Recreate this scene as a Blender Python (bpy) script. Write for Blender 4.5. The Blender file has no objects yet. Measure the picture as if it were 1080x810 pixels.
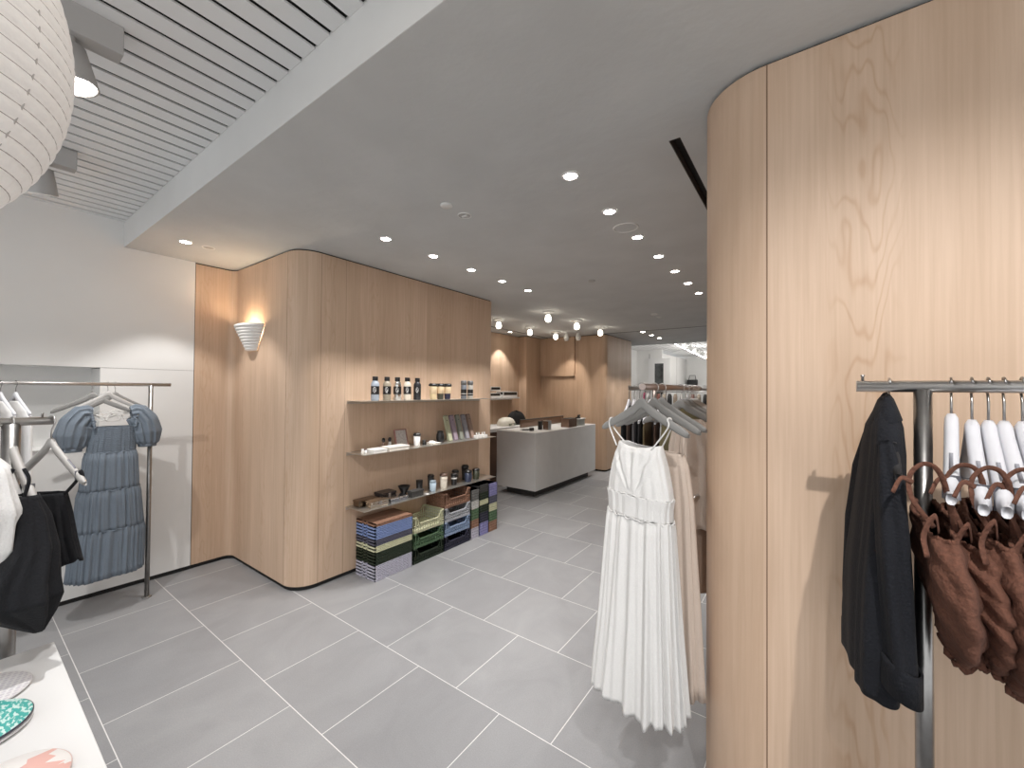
import bpy, math, random
from mathutils import Vector, Matrix
PI = math.pi; sin = math.sin; cos = math.cos
random.seed(7)
sc = bpy.context.scene
col = sc.collection

# ---------------------------------------------------------------- camera
YAW, PIT, ROL = math.radians(-35.8225), math.radians(0.7519), math.radians(-0.4547)
fw = Vector((sin(YAW)*cos(PIT), cos(YAW)*cos(PIT), sin(PIT)))
rt = Vector((cos(YAW), -sin(YAW), 0)); dn = fw.cross(rt)
c_, s_ = cos(ROL), sin(ROL)
cr = c_*rt + s_*dn; cd = -s_*rt + c_*dn
cam_d = bpy.data.cameras.new('camera'); cam = bpy.data.objects.new('camera', cam_d); col.objects.link(cam)
cam_d.sensor_width = 36; cam_d.lens = 431.238/1080*36; cam_d.clip_start = 0.02; cam_d.clip_end = 100
m3 = Matrix((cr, -cd, -fw)).transposed()
cam.matrix_world = Matrix.Translation((0, 0, 1.64)) @ m3.to_4x4()
sc.camera = cam

# ---------------------------------------------------------------- world, exposure, light levels
world = bpy.data.worlds.new('world'); sc.world = world; world.use_nodes = True
bg = world.node_tree.nodes['Background']; bg.inputs[0].default_value = (0.97, 0.985, 1.0, 1); bg.inputs[1].default_value = 1.15
sc.view_settings.view_transform = 'Standard'; sc.view_settings.look = 'None'
sc.view_settings.gamma = 1; sc.view_settings.use_curve_mapping = False
sc.view_settings.exposure = 0.35
DOWN_W, TRACK_W, GLOBE_W, SCONCE_W, FAR_W = 38.0, 60.0, 10.0, 5.0, 24.0

def lamp(kind, loc, energy, color=(1, .98, .96), target=None, size=.05, angle=90, blend=.6):
    d = bpy.data.lights.new('lamp', kind); d.energy = energy; d.color = color
    o = bpy.data.objects.new('lamp_light', d); col.objects.link(o); o.location = loc
    if kind == 'SPOT': d.spot_size = math.radians(angle); d.spot_blend = blend; d.shadow_soft_size = size
    elif kind == 'POINT': d.shadow_soft_size = size
    elif kind == 'AREA': d.size = size
    if target is not None:
        v = Vector(target) - Vector(loc); o.rotation_euler = v.to_track_quat('-Z', 'Y').to_euler()
    return o

# ---------------------------------------------------------------- materials
def mat(name, color, rough=.6, metal=0.0, emis=None, estr=0, trans=0.0, noise=0.0, nscale=20, bump=0.0, bscale=60, subsurf=0.0, alpha=1.0, sheen=0.0):
    m = bpy.data.materials.new(name); m.use_nodes = True
    nt = m.node_tree; b = nt.nodes['Principled BSDF']
    b.inputs['Base Color'].default_value = (*color, 1); b.inputs['Roughness'].default_value = rough
    b.inputs['Metallic'].default_value = metal
    if trans: b.inputs['Transmission Weight'].default_value = trans
    if sheen: b.inputs['Sheen Weight'].default_value = sheen
    if emis: b.inputs['Emission Color'].default_value = (*emis, 1); b.inputs['Emission Strength'].default_value = estr
    if noise or bump:
        tc = nt.nodes.new('ShaderNodeTexCoord')
    if noise:
        n = nt.nodes.new('ShaderNodeTexNoise'); n.inputs['Scale'].default_value = nscale; n.inputs['Detail'].default_value = 5
        nt.links.new(tc.outputs['Object'], n.inputs['Vector'])
        r = nt.nodes.new('ShaderNodeValToRGB')
        r.color_ramp.elements[0].position = .3; r.color_ramp.elements[1].position = .7
        r.color_ramp.elements[0].color = (*[c*(1-noise) for c in color], 1)
        r.color_ramp.elements[1].color = (*[min(1, c*(1+noise)) for c in color], 1)
        nt.links.new(n.outputs['Fac'], r.inputs['Fac']); nt.links.new(r.outputs['Color'], b.inputs['Base Color'])
    if bump:
        n2 = nt.nodes.new('ShaderNodeTexNoise'); n2.inputs['Scale'].default_value = bscale; n2.inputs['Detail'].default_value = 4
        nt.links.new(tc.outputs['Object'], n2.inputs['Vector'])
        bp = nt.nodes.new('ShaderNodeBump'); bp.inputs['Strength'].default_value = bump; bp.inputs['Distance'].default_value = .01
        nt.links.new(n2.outputs['Fac'], bp.inputs['Height']); nt.links.new(bp.outputs['Normal'], b.inputs['Normal'])
    return m

def N(nt, t, **kw):
    n = nt.nodes.new(t)
    for k, v in kw.items():
        if k in ('operation', 'blend_type', 'data_type', 'wave_type', 'bands_direction', 'noise_dimensions', 'feature'): setattr(n, k, v)
        else: n.inputs[k].default_value = v
    return n

def wood_mat(name, base, plank=.43, off=0.0, figure=.5):
    """flat-cut maple veneer, grain running up the wall; planks alternate in tone"""
    m = bpy.data.materials.new(name); m.use_nodes = True; nt = m.node_tree; L = nt.links.new
    b = nt.nodes['Principled BSDF']; b.inputs['Roughness'].default_value = .5
    b.inputs['Specular IOR Level'].default_value = .35
    tc = N(nt, 'ShaderNodeTexCoord'); sp = N(nt, 'ShaderNodeSeparateXYZ'); L(tc.outputs['Object'], sp.inputs[0])
    u = N(nt, 'ShaderNodeMath', operation='ADD'); L(sp.outputs['X'], u.inputs[0]); L(sp.outputs['Y'], u.inputs[1])
    uo = N(nt, 'ShaderNodeMath', operation='ADD'); L(u.outputs[0], uo.inputs[0]); uo.inputs[1].default_value = 20+off
    pk = N(nt, 'ShaderNodeMath', operation='DIVIDE'); L(uo.outputs[0], pk.inputs[0]); pk.inputs[1].default_value = plank
    fl = N(nt, 'ShaderNodeMath', operation='FLOOR'); L(pk.outputs[0], fl.inputs[0])
    wn = N(nt, 'ShaderNodeTexWhiteNoise', noise_dimensions='1D'); L(fl.outputs[0], wn.inputs['W'])
    shift = N(nt, 'ShaderNodeMath', operation='MULTIPLY'); L(wn.outputs['Value'], shift.inputs[0]); shift.inputs[1].default_value = 9
    zz = N(nt, 'ShaderNodeMath', operation='ADD'); L(sp.outputs['Z'], zz.inputs[0]); L(shift.outputs[0], zz.inputs[1])
    def vec(su, sz):
        a = N(nt, 'ShaderNodeMath', operation='MULTIPLY'); L(uo.outputs[0], a.inputs[0]); a.inputs[1].default_value = su
        z = N(nt, 'ShaderNodeMath', operation='MULTIPLY'); L(zz.outputs[0], z.inputs[0]); z.inputs[1].default_value = sz
        c = N(nt, 'ShaderNodeCombineXYZ'); L(a.outputs[0], c.inputs['X']); L(z.outputs[0], c.inputs['Y']); L(shift.outputs[0], c.inputs['Z'])
        return c
    fine = N(nt, 'ShaderNodeTexNoise', Scale=1.0, Detail=6.0, Roughness=.6); L(vec(70, 1.6).outputs[0], fine.inputs['Vector'])
    broad = N(nt, 'ShaderNodeTexNoise', Scale=1.0, Detail=3.0, Distortion=.6); L(vec(5, .5).outputs[0], broad.inputs['Vector'])
    # growth-ring contours: a stretched noise field cut by sine bands, kept to the heart of each plank
    fld = N(nt, 'ShaderNodeTexNoise', Scale=1.0, Detail=3.0, Roughness=.5); L(vec(5.5, 1.1).outputs[0], fld.inputs['Vector'])
    mu = N(nt, 'ShaderNodeMath', operation='MULTIPLY'); L(fld.outputs['Fac'], mu.inputs[0]); mu.inputs[1].default_value = 95
    sn = N(nt, 'ShaderNodeMath', operation='SINE'); L(mu.outputs[0], sn.inputs[0])
    pw = N(nt, 'ShaderNodeMath', operation='POWER')
    h = N(nt, 'ShaderNodeMath', operation='MULTIPLY_ADD'); L(sn.outputs[0], h.inputs[0]); h.inputs[1].default_value = .5; h.inputs[2].default_value = .5
    L(h.outputs[0], pw.inputs[0]); pw.inputs[1].default_value = 5
    frc = N(nt, 'ShaderNodeMath', operation='FRACT'); L(pk.outputs[0], frc.inputs[0])
    pp = N(nt, 'ShaderNodeMath', operation='PINGPONG'); L(frc.outputs[0], pp.inputs[0]); pp.inputs[1].default_value = .5
    ms = N(nt, 'ShaderNodeMapRange'); L(pp.outputs[0], ms.inputs['Value']); ms.inputs['From Min'].default_value = .30; ms.inputs['From Max'].default_value = .43
    ab = N(nt, 'ShaderNodeMath', operation='MULTIPLY'); L(pw.outputs[0], ab.inputs[0]); L(ms.outputs[0], ab.inputs[1])
    d = [c*.80 for c in base]; l = [min(1, c*1.10) for c in base]
    r1 = N(nt, 'ShaderNodeValToRGB'); L(broad.outputs['Fac'], r1.inputs['Fac'])
    r1.color_ramp.elements[0].position = .3; r1.color_ramp.elements[1].position = .72
    r1.color_ramp.elements[0].color = (base[0]*.93, base[1]*.9, base[2]*.86, 1); r1.color_ramp.elements[1].color = (*l, 1)
    mx = N(nt, 'ShaderNodeMixRGB', blend_type='MULTIPLY'); L(r1.outputs[0], mx.inputs['Color1'])
    r2 = N(nt, 'ShaderNodeValToRGB'); L(fine.outputs['Fac'], r2.inputs['Fac'])
    r2.color_ramp.elements[0].position = .35; r2.color_ramp.elements[1].position = .65
    r2.color_ramp.elements[0].color = (.90, .87, .84, 1); r2.color_ramp.elements[1].color = (1.03, 1.03, 1.03, 1)
    L(r2.outputs[0], mx.inputs['Color2']); mx.inputs['Fac'].default_value = .8
    mx2 = N(nt, 'ShaderNodeMixRGB', blend_type='MULTIPLY'); L(mx.outputs[0], mx2.inputs['Color1']); mx2.inputs['Color2'].default_value = (.80, .70, .60, 1)
    fm = N(nt, 'ShaderNodeMath', operation='MULTIPLY'); L(ab.outputs[0], fm.inputs[0]); fm.inputs[1].default_value = figure
    L(fm.outputs[0], mx2.inputs['Fac'])
    mx3 = N(nt, 'ShaderNodeMixRGB', blend_type='MULTIPLY', Fac=1.0); L(mx2.outputs[0], mx3.inputs['Color1'])
    r3 = N(nt, 'ShaderNodeValToRGB'); L(wn.outputs['Value'], r3.inputs['Fac'])
    r3.color_ramp.elements[0].color = (.95, .925, .90, 1); r3.color_ramp.elements[1].color = (1.03, 1.03, 1.02, 1)
    L(r3.outputs[0], mx3.inputs['Color2']); L(mx3.outputs[0], b.inputs['Base Color'])
    return m

def floor_mat():
    m = bpy.data.materials.new('floor_tile'); m.use_nodes = True; nt = m.node_tree; L = nt.links.new
    b = nt.nodes['Principled BSDF']
    tc = N(nt, 'ShaderNodeTexCoord'); mp = N(nt, 'ShaderNodeMapping'); L(tc.outputs['Object'], mp.inputs['Vector'])
    mp.inputs['Location'].default_value = (2.764+12, -1.066+.597*20, 0)
    br = N(nt, 'ShaderNodeTexBrick'); L(mp.outputs[0], br.inputs['Vector'])
    br.offset = .5; br.offset_frequency = 2; br.squash = 1; br.squash_frequency = 2
    br.inputs['Scale'].default_value = 1; br.inputs['Brick Width'].default_value = .6; br.inputs['Row Height'].default_value = .597
    br.inputs['Mortar Size'].default_value = .0024; br.inputs['Mortar Smooth'].default_value = .3; br.inputs['Bias'].default_value = 0
    br.inputs['Color1'].default_value = (.262, .262, .270, 1); br.inputs['Color2'].default_value = (.305, .305, .311, 1)
    br.inputs['Mortar'].default_value = (.72, .71, .70, 1)
    n1 = N(nt, 'ShaderNodeTexNoise', Scale=3.0, Detail=8.0, Roughness=.62, Distortion=.8)
    mp2 = N(nt, 'ShaderNodeMapping'); L(tc.outputs['Object'], mp2.inputs['Vector'])
    mp2.inputs['Scale'].default_value = (1, .7, 1); mp2.inputs['Rotation'].default_value = (0, 0, .6); L(mp2.outputs[0], n1.inputs['Vector'])
    r = N(nt, 'ShaderNodeValToRGB'); L(n1.outputs['Fac'], r.inputs['Fac'])
    r.color_ramp.elements[0].position = .32; r.color_ramp.elements[1].position = .7
    r.color_ramp.elements[0].color = (.90, .90, .905, 1); r.color_ramp.elements[1].color = (1.07, 1.07, 1.07, 1)
    n2 = N(nt, 'ShaderNodeTexNoise', Scale=180.0, Detail=3.0); L(tc.outputs['Object'], n2.inputs['Vector'])
    r2 = N(nt, 'ShaderNodeValToRGB'); L(n2.outputs['Fac'], r2.inputs['Fac'])
    r2.color_ramp.elements[0].position = .3; r2.color_ramp.elements[1].position = .7
    r2.color_ramp.elements[0].color = (.92, .92, .92, 1); r2.color_ramp.elements[1].color = (1.06, 1.06, 1.06, 1)
    a = N(nt, 'ShaderNodeMixRGB', blend_type='MULTIPLY', Fac=1.0); L(br.outputs['Color'], a.inputs['Color1']); L(r.outputs[0], a.inputs['Color2'])
    a2 = N(nt, 'ShaderNodeMixRGB', blend_type='MULTIPLY', Fac=1.0); L(a.outputs[0], a2.inputs['Color1']); L(r2.outputs[0], a2.inputs['Color2'])
    L(a2.outputs[0], b.inputs['Base Color'])
    rr = N(nt, 'ShaderNodeMapRange'); L(n1.outputs['Fac'], rr.inputs['Value']); rr.inputs['To Min'].default_value = .42; rr.inputs['To Max'].default_value = .55
    L(rr.outputs[0], b.inputs['Roughness'])
    return m

M = {}
M['wood'] = wood_mat('maple_panel', (.605, .455, .345), .43, .07, .30)
M['wood_right'] = wood_mat('maple_panel_figured', (.605, .455, .345), .52, .33, .55)
M['wood_far'] = wood_mat('maple_panel_far', (.56, .41, .30), .5, .2, .2)
M['floor'] = floor_mat()
M['plaster'] = mat('ceiling_plaster', (.585, .595, .59), .9, noise=.05, nscale=2.5, bump=.25, bscale=14)
M['white_wall'] = mat('white_painted_panel', (.76, .755, .74), .7, noise=.015, nscale=3)
M['slat'] = mat('slat_paint', (.80, .80, .795), .75)
M['beam'] = mat('beam_plaster', (.70, .70, .69), .85, noise=.03, nscale=3, bump=.15, bscale=14)
M['black'] = mat('black_gap', (.008, .008, .008), .8)
M['slot'] = mat('slot_black', (.012, .011, .010), .7)
M['slot_side'] = mat('slot_side', (.10, .09, .08), .6)
M['steel'] = mat('brushed_steel', (.60, .59, .58), .28, 1.0, noise=.06, nscale=40)
M['steel_dark'] = mat('brushed_steel_post', (.33, .32, .31), .3, 1.0, noise=.08, nscale=40)
M['steel_shelf'] = mat('shelf_steel', (.62, .60, .56), .35, .9, noise=.04, nscale=30)
M['bronze'] = mat('bronze_acrylic', (.22, .14, .10), .15, .5)
M['mirror'] = mat('mirror_glass', (.85, .85, .85), .05, 1.0)
M['counter'] = mat('counter_coating', (.66, .655, .645), .6, noise=.03, nscale=5)
M['dark_plinth'] = mat('dark_plinth', (.05, .048, .046), .6)
M['fixture'] = mat('fixture_white', (.75, .75, .73), .5)
M['fixture_grey'] = mat('fixture_grey', (.44, .43, .42), .55)
M['lens'] = mat('lit_lens', (1, 1, 1), .5, emis=(1, .93, .84), estr=30)
M['lens_globe'] = mat('lit_globe', (1, 1, 1), .5, emis=(1, .90, .76), estr=7)
M['table'] = mat('table_white', (.74, .735, .73), .55)
M['hanger_grey'] = mat('hanger_grey', (.235, .23, .22), .55)
M['hanger_white'] = mat('hanger_white', (.64, .64, .67), .4)
M['hanger_pale'] = mat('hanger_pale', (.44, .425, .41), .5)
M['slit'] = mat('clip_slot', (.24, .24, .27), .5)
M['black_plastic'] = mat('black_plastic', (.012, .012, .013), .35)
M['paper'] = mat('white_card', (.82, .81, .79), .6)
def cm(name, c, r=.5, metal=0, **k):
    if name not in M: M[name] = mat(name, c, r, metal, **k)
    return M[name]
def cloth(name, c, noise=.10, ns=300, bump=.35, bs=250):
    if name not in M: M[name] = mat(name, c, .9, noise=noise, nscale=ns, bump=bump, bscale=bs)
    return M[name]

# ---------------------------------------------------------------- mesh helpers
class MB:
    def __init__(s): s.v = []; s.f = []; s.sm = []
    def add(s, vs, fs, smooth=False):
        n = len(s.v); s.v += [tuple(v) for v in vs]; s.f += [tuple(i+n for i in f) for f in fs]; s.sm += [smooth]*len(fs); return s
    def box(s, x0, x1, y0, y1, z0, z1):
        return s.add([(x0,y0,z0),(x1,y0,z0),(x1,y1,z0),(x0,y1,z0),(x0,y0,z1),(x1,y0,z1),(x1,y1,z1),(x0,y1,z1)],
                     [(0,3,2,1),(4,5,6,7),(0,1,5,4),(1,2,6,5),(2,3,7,6),(3,0,4,7)])
    def prism(s, pts, z0, z1, smooth=False):
        n = len(pts)
        s.add([(p[0],p[1],z0) for p in pts]+[(p[0],p[1],z1) for p in pts], [(i,(i+1)%n,(i+1)%n+n,i+n) for i in range(n)], smooth)
        b = len(s.v)-2*n
        s.f += [tuple(range(b+n-1, b-1, -1)), tuple(range(b+n, b+2*n))]; s.sm += [False, False]; return s
    def extr(s, pts, axis, a0, a1):   # polygon in the plane normal to axis, extruded along it
        n = len(pts)
        def mk(p, a): return {'x': (a, p[0], p[1]), 'y': (p[0], a, p[1]), 'z': (p[0], p[1], a)}[axis]
        s.add([mk(p, a0) for p in pts]+[mk(p, a1) for p in pts], [(i,(i+1)%n,(i+1)%n+n,i+n) for i in range(n)]+[tuple(range(n-1,-1,-1)), tuple(range(n,2*n))]); return s
    def lathe(s, prof, cx=0, cy=0, cz=0, n=24, ax=None, smooth=True, cap=True, squash=1.0):
        """prof: list of (r, z)"""
        base = len(s.v); q = Vector(ax).to_track_quat('Z', 'Y') if ax is not None else None
        vs = []
        for r, z in prof:
            for i in range(n):
                a = 2*PI*i/n; p = Vector((r*cos(a), r*sin(a)*squash, z))
                if q is not None: p = q @ p
                vs.append((p.x+cx, p.y+cy, p.z+cz))
        fs = [(k*n+i, k*n+(i+1)%n, (k+1)*n+(i+1)%n, (k+1)*n+i) for k in range(len(prof)-1) for i in range(n)]
        s.add(vs, fs, smooth)
        if cap:
            s.f += [tuple(base+i for i in range(n-1,-1,-1)), tuple(base+(len(prof)-1)*n+i for i in range(n))]; s.sm += [False, False]
        return s
    def tube(s, pts, r, n=8, cap=True, rx=None):
        pts = [Vector(p) for p in pts]; base = len(s.v); vs = []
        up = Vector((0, 0, 1)); prev = None
        for k, p in enumerate(pts):
            t = (pts[min(k+1, len(pts)-1)]-pts[max(k-1, 0)]).normalized()
            if prev is None:
                a = t.cross(up); 
                if a.length < .05: a = t.cross(Vector((0, 1, 0)))
                a.normalize()
            else:
                a = prev - t*prev.dot(t); a.normalize()
            prev = a; b = t.cross(a).normalized(); rr = r[k] if isinstance(r, (list, tuple)) else r
            r2 = rx if rx else rr
            for i in range(n):
                w = 2*PI*i/n; vs.append(p + a*(rr*cos(w)) + b*(r2*sin(w)))
        fs = [(k*n+i, k*n+(i+1)%n, (k+1)*n+(i+1)%n, (k+1)*n+i) for k in range(len(pts)-1) for i in range(n)]
        s.add(vs, fs, True)
        if cap:
            s.f += [tuple(base+i for i in range(n-1,-1,-1)), tuple(base+(len(pts)-1)*n+i for i in range(n))]; s.sm += [False, False]
        return s
    def loft(s, rings, cap0=False, cap1=False, closed=True):
        n = len(rings[0]); base = len(s.v); vs = [p for r in rings for p in r]
        m = n if closed else n-1
        fs = [(k*n+i, k*n+(i+1)%n, (k+1)*n+(i+1)%n, (k+1)*n+i) for k in range(len(rings)-1) for i in range(m)]
        s.add(vs, fs, True)
        if cap0: s.f.append(tuple(base+i for i in range(n))); s.sm.append(True)
        if cap1: s.f.append(tuple(base+(len(rings)-1)*n+i for i in range(n-1,-1,-1))); s.sm.append(True)
        return s
    def build(s, name, m, parent=None, solid=0, loc=None, bevel=0):
        me = bpy.data.meshes.new(name); me.from_pydata(s.v, [], s.f); me.materials.append(m)
        me.polygons.foreach_set('use_smooth', s.sm); me.update()
        o = bpy.data.objects.new(name, me); col.objects.link(o)
        if parent is not None: o.parent = parent
        if loc is not None: o.location = loc
        if bevel:
            md = o.modifiers.new('bevel', 'BEVEL'); md.width = bevel; md.segments = 2; md.limit_method = 'ANGLE'
        if solid:
            md = o.modifiers.new('solid', 'SOLIDIFY'); md.thickness = solid; md.offset = 0
        return o

def tag(o, label, cat, group=None, kind=None):
    o['label'] = label; o['category'] = cat
    if group: o['group'] = group
    if kind: o['kind'] = kind
    return o
def thing(name, loc, label, cat, group=None, rz=0):
    o = bpy.data.objects.new(name, None); col.objects.link(o); o.location = loc; o.rotation_euler = (0, 0, rz)
    o.empty_display_size = .05
    return tag(o, label, cat, group)
def struct(o): o['kind'] = 'structure'; return o
def arc(cx, cy, r, a0, a1, n=10): return [(cx+r*cos(math.radians(a0+(a1-a0)*i/n)), cy+r*sin(math.radians(a0+(a1-a0)*i/n))) for i in range(n+1)]

# ================================================================ STRUCTURE
CZ = 2.77          # plaster ceiling
SZ = 2.975         # slatted ceiling
BY = .835          # beam face
struct(MB().box(-8, 4, -3.5, 22, -.05, 0).build('floor', M['floor']))
# plaster ceiling, left open where the black slot runs
cb = MB()
SX0, SX1, SY0, SY1 = -.507, -.458, 1.9, 4.6
cb.box(-8, SX0, BY, 10.1, CZ, CZ+.1); cb.box(SX1, 4, BY, 10.1, CZ, CZ+.1)
cb.box(SX0, SX1, BY, SY0, CZ, CZ+.1); cb.box(SX0, SX1, SY1, 10.1, CZ, CZ+.1)
struct(cb.build('ceiling', M['plaster']))
sl = thing('ceiling_slot', (SX0, SY0, CZ), 'long narrow black slot cut into the plaster ceiling beside the rounded wood corner', 'ceiling slot')
MB().box(0, SX1-SX0, 0, SY1-SY0, .045, .052).build('slot_back', M['slot'], sl)
MB().box(0, .003, 0, SY1-SY0, 0, .045).build('slot_side', M['slot_side'], sl)
MB().box(SX1-SX0-.003, SX1-SX0, 0, SY1-SY0, 0, .045).build('slot_side', M['slot'], sl)
MB().box(.003, SX1-SX0-.003, 0, .003, 0, .045).build('slot_end', M['slot'], sl)
# seam across the far plaster ceiling
struct(MB().extr([(-4.62,5.6),(-4.6,5.6),(-4.6,7.72),(-4.62,7.72)], 'z', CZ-.004, CZ).build('trim_1', M['black']))
struct(MB().box(-3.3, 1.5, 7.72, 7.735, CZ-.004, CZ).build('trim_2', M['black']))
# beam (step between the two ceiling heights)
struct(MB().box(-4.5, 4, BY-.003, BY+.08, CZ+.0005, 3.25).build('trim_3', M['beam']))
# slatted ceiling: boards running away from the beam, dark gaps between
sb = MB(); x = -4.53
while x < 3.5:
    sb.box(x, x+.085, -3.5, BY-.004, SZ, SZ+.008); x += .1065
struct(sb.build('ceiling', M['slat']))
struct(MB().box(-5, 4, -3.5, BY, SZ+.012, SZ+.1).build('ceiling', M['black']))
# left white wall: proud upper part, recessed lower part to the left
struct(MB().box(-4.9, -4.5, -3.5, 1.312, 1.787, 3.2).build('wall_left', M['white_wall']))
struct(MB().box(-4.9, -4.5, -3.5, .71, .035, 1.17).build('wall_left', M['white_wall']))
struct(MB().box(-4.9, -4.84, -3.5, .71, 1.17, 1.787).build('wall_left', M['white_wall']))
struct(MB().box(-4.9, -4.502, .71, 1.312, .035, 1.784).build('wall_left', M['white_wall']))
struct(MB().box(-4.9, -4.51, -3.5, 1.312, 0, .04).build('baseboard_left', M['black']))
struct(MB().box(-4.9, -4.506, 1.309, 1.317, .03, CZ).build('trim_4', M['black']))
struct(MB().box(-4.9, -4.503, .71, 1.312, 1.780, 1.790).build('trim_5', cm('joint', (.3,.29,.28), .8)))
# big maple-clad block carrying the shelves
def block(pts_fn, m, names, z0=.035, z1=CZ-.012):
    struct(MB().prism(pts_fn(0), z0, z1).build(names[0], m))
    struct(MB().prism(pts_fn(.014), 0, CZ).build(names[1], M['black']))
def blkA(d):
    p = [(-4.9, 1.317)]
    p += [(-4.5-d, 1.317)]
    p += [(-4.5-d, 1.56+d*.5)] + arc(-4.43, 1.56, .07+d, 180, 90, 6)[1:]
    p += arc(-3.455, 1.815, .185-d, -90, 0, 12)
    p += arc(-3.31, 4.05, .04-d*.9, 0, 90, 5)
    p += [(-4.9, 4.09-d)]
    return p
block(blkA, M['wood'], ('wall_shelf_block', 'trim_6'))
for (x0, x1, y0, y1) in [(-3.458, -3.455, 1.6295, 1.6305), (-3.2705, -3.2695, 1.815, 1.8175), (-3.2705, -3.2695, 2.04, 2.0415)]:
    struct(MB().box(x0, x1, y0, y1, .035, CZ-.012).build('trim_7', cm('seam', (.22, .13, .08), .8)))
# right wall with rounded end
def blkR(d):
    p = arc(-.11, 1.63+.225, .225-d, 180, 270, 16)
    p += [(4, 1.63+d), (4, 6.2), (-.335+d, 6.2)]
    return p
block(blkR, M['wood_right'], ('wall_right', 'trim_8'))
struct(MB().box(-.112, -.1085, 1.6285, 1.64, .035, CZ-.012).build('trim_9', cm('seam')if False else M['seam']))
# far maple walls behind the counter
def blkB(d):
    p = [(-5.6, 7.17+d), (-4.80-d, 7.17+d), (-4.80-d, 7.75+d)] 
    p += arc(-3.35, 7.83, .08-d*.9, -90, 0, 6)
    p += [(-3.27-d, 9.2), (-5.6, 9.2)]
    return p
block(blkB, M['wood_far'], ('wall_back', 'trim_10'))
struct(MB().box(-5.3, -5.0, 4.09, 7.17, .035, CZ-.012).build('wall_back', M['wood_far']))
struct(MB().box(-4.79, -3.95, 7.69, 7.75, 1.93, CZ-.012).build('wall_back', M['wood_far']))
struct(MB().box(-3.902, -3.9, 7.747, 7.75, .035, CZ-.012).build('trim_11', M['seam']))
# far shop: white walls and bright slatted ceiling
FZ = 3.25
struct(MB().box(-4.9, 4, 10.1, 10.2, CZ, 3.6).build('trim_12', M['plaster']))
struct(MB().box(-7.5, 4, 10.2, 22, FZ+.05, FZ+.1).build('ceiling', cm('far_gap', (.35,.35,.35), .8)))
fb = MB(); x = -7.5
while x < 4: fb.box(x, x+.16, 10.2, 22, FZ, FZ+.02); x += .19
struct(fb.build('ceiling', M['slat']))
struct(MB().box(-5.7, -5.6, 9.2, 16.4, 0, FZ).build('wall_far', M['white_wall']))
struct(MB().box(-5.6, -4.6, 16.4, 16.5, 0, FZ).build('wall_far', M['white_wall']))
struct(MB().box(-4.75, -4.6, 16.5, 20.4, 0, FZ-.15).build('wall_far', M['white_wall']))
struct(MB().box(-7.5, 4, 20.4, 20.5, 0, FZ).build('wall_far', M['white_wall']))
struct(MB().box(3.9, 4, 6.2, 20.4, 0, FZ).build('wall_far', M['white_wall']))

for (x0, x1, y0, y1) in ((-4.755, -4.745, 17.6, 17.62), (-4.6, -4.597, 18.6, 18.63), (-5.1, -5.08, 16.39, 16.4), (-2.2, -2.17, 20.39, 20.4), (-3.6, -3.57, 20.39, 20.4)):
    struct(MB().box(x0, x1, y0, y1, 0, FZ-.16).build('trim_13', M['joint']))
# ================================================================ LIGHT FIXTURES
LENS = M['lens']
def downlight(x, y, label, on=True, r=.042, group='recessed downlights in the plaster ceiling', power=DOWN_W, angle=84):
    t = thing('downlight', (x, y, CZ), label, 'ceiling light', group)
    MB().lathe([(r*.82, -.0005), (r*.86, -.005), (r*1.1, -.004), (r*1.14, -.0002)], n=28, cap=False).build('trim_ring', M['fixture'], t)
    MB().lathe([(.001, -.0035), (r*.84, -.0030), (r*.84, -.0005)], n=28, cap=False).build('lens', LENS if on else M['fixture_grey'], t)
    if on:
        lamp('SPOT', (x, y, CZ-.02), power, (1, .975, .95), (x, y, 0), .02, angle, .35)
    return t
nth = ['nearest', 'second', 'third', 'fourth', 'fifth', 'sixth', 'seventh']
for i in range(7):
    downlight(-1.012, 1.915+.5265*i, f'lit round downlight in the long right-hand row, {nth[i]} to the camera', power=DOWN_W*.5)
for i in range(5):
    downlight(-2.58, 1.93+.485*i, f'lit round downlight in the left row along the shelf wall, {nth[i]} to the camera')
downlight(-3.925, 1.079, 'lit round downlight near the beam above the wall sconce')
downlight(-3.93, 1.23, 'unlit round downlight beside the lit one above the wall sconce', on=False)
downlight(-4.73, 6.48, 'small lit downlight over the back alcove behind the shelf wall')
for i in range(3):
    downlight(-2.575, 7.87+.55*i, f'lit round downlight of three beyond the ceiling seam, {nth[i]} to the camera', r=.05)
for i, (x, y) in enumerate([(-4.05,5.23),(-3.05,5.11),(-4.07,6.18),(-3.04,6.0),(-3.98,6.96),(-3.03,6.91)]):
    lab = ['left file, nearest', 'right file, nearest', 'left file, middle', 'right file, middle', 'left file, farthest', 'right file, farthest'][i]
    t = thing('globe_light', (x, y, CZ), 'white surface globe light glowing above the counter, '+lab, 'ceiling light', 'globe lights above the counter')
    MB().lathe([(.085,0),(.085,-.012),(.05,-.016),(.03,-.02),(.03,-.05)], n=24).build('canopy', M['fixture'], t)
    MB().lathe([(.002,-.150),(.018,-.147),(.033,-.137),(.043,-.120),(.045,-.104),(.041,-.082),(.036,-.062),(.028,-.05)], n=20).build('globe', M['lens_globe'], t)
    lamp('POINT', (x, y, CZ-.10), GLOBE_W, (1, .86, .68), None, .047)
    lamp('SPOT', (x, y, CZ-.17), 14, (1, .93, .85), (x, y+.5, 0), .04, 95, .8)
for i, (x, y) in enumerate([(-3.90, 7.25), (-3.68, 7.33)]):
    t = thing('spotlight', (x, y, CZ), ['left', 'right'][i]+' one of two unlit white bullet spotlights close to the back wood wall', 'spotlight', 'bullet spotlights by the back wall')
    MB().lathe([(.03,0),(.03,-.02)], n=16).build('base', M['fixture'], t)
    MB().lathe([(.03,-.02),(.045,-.04),(.055,-.10),(.035,-.15)], n=18).build('spot_head', M['fixture'], t)
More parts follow.
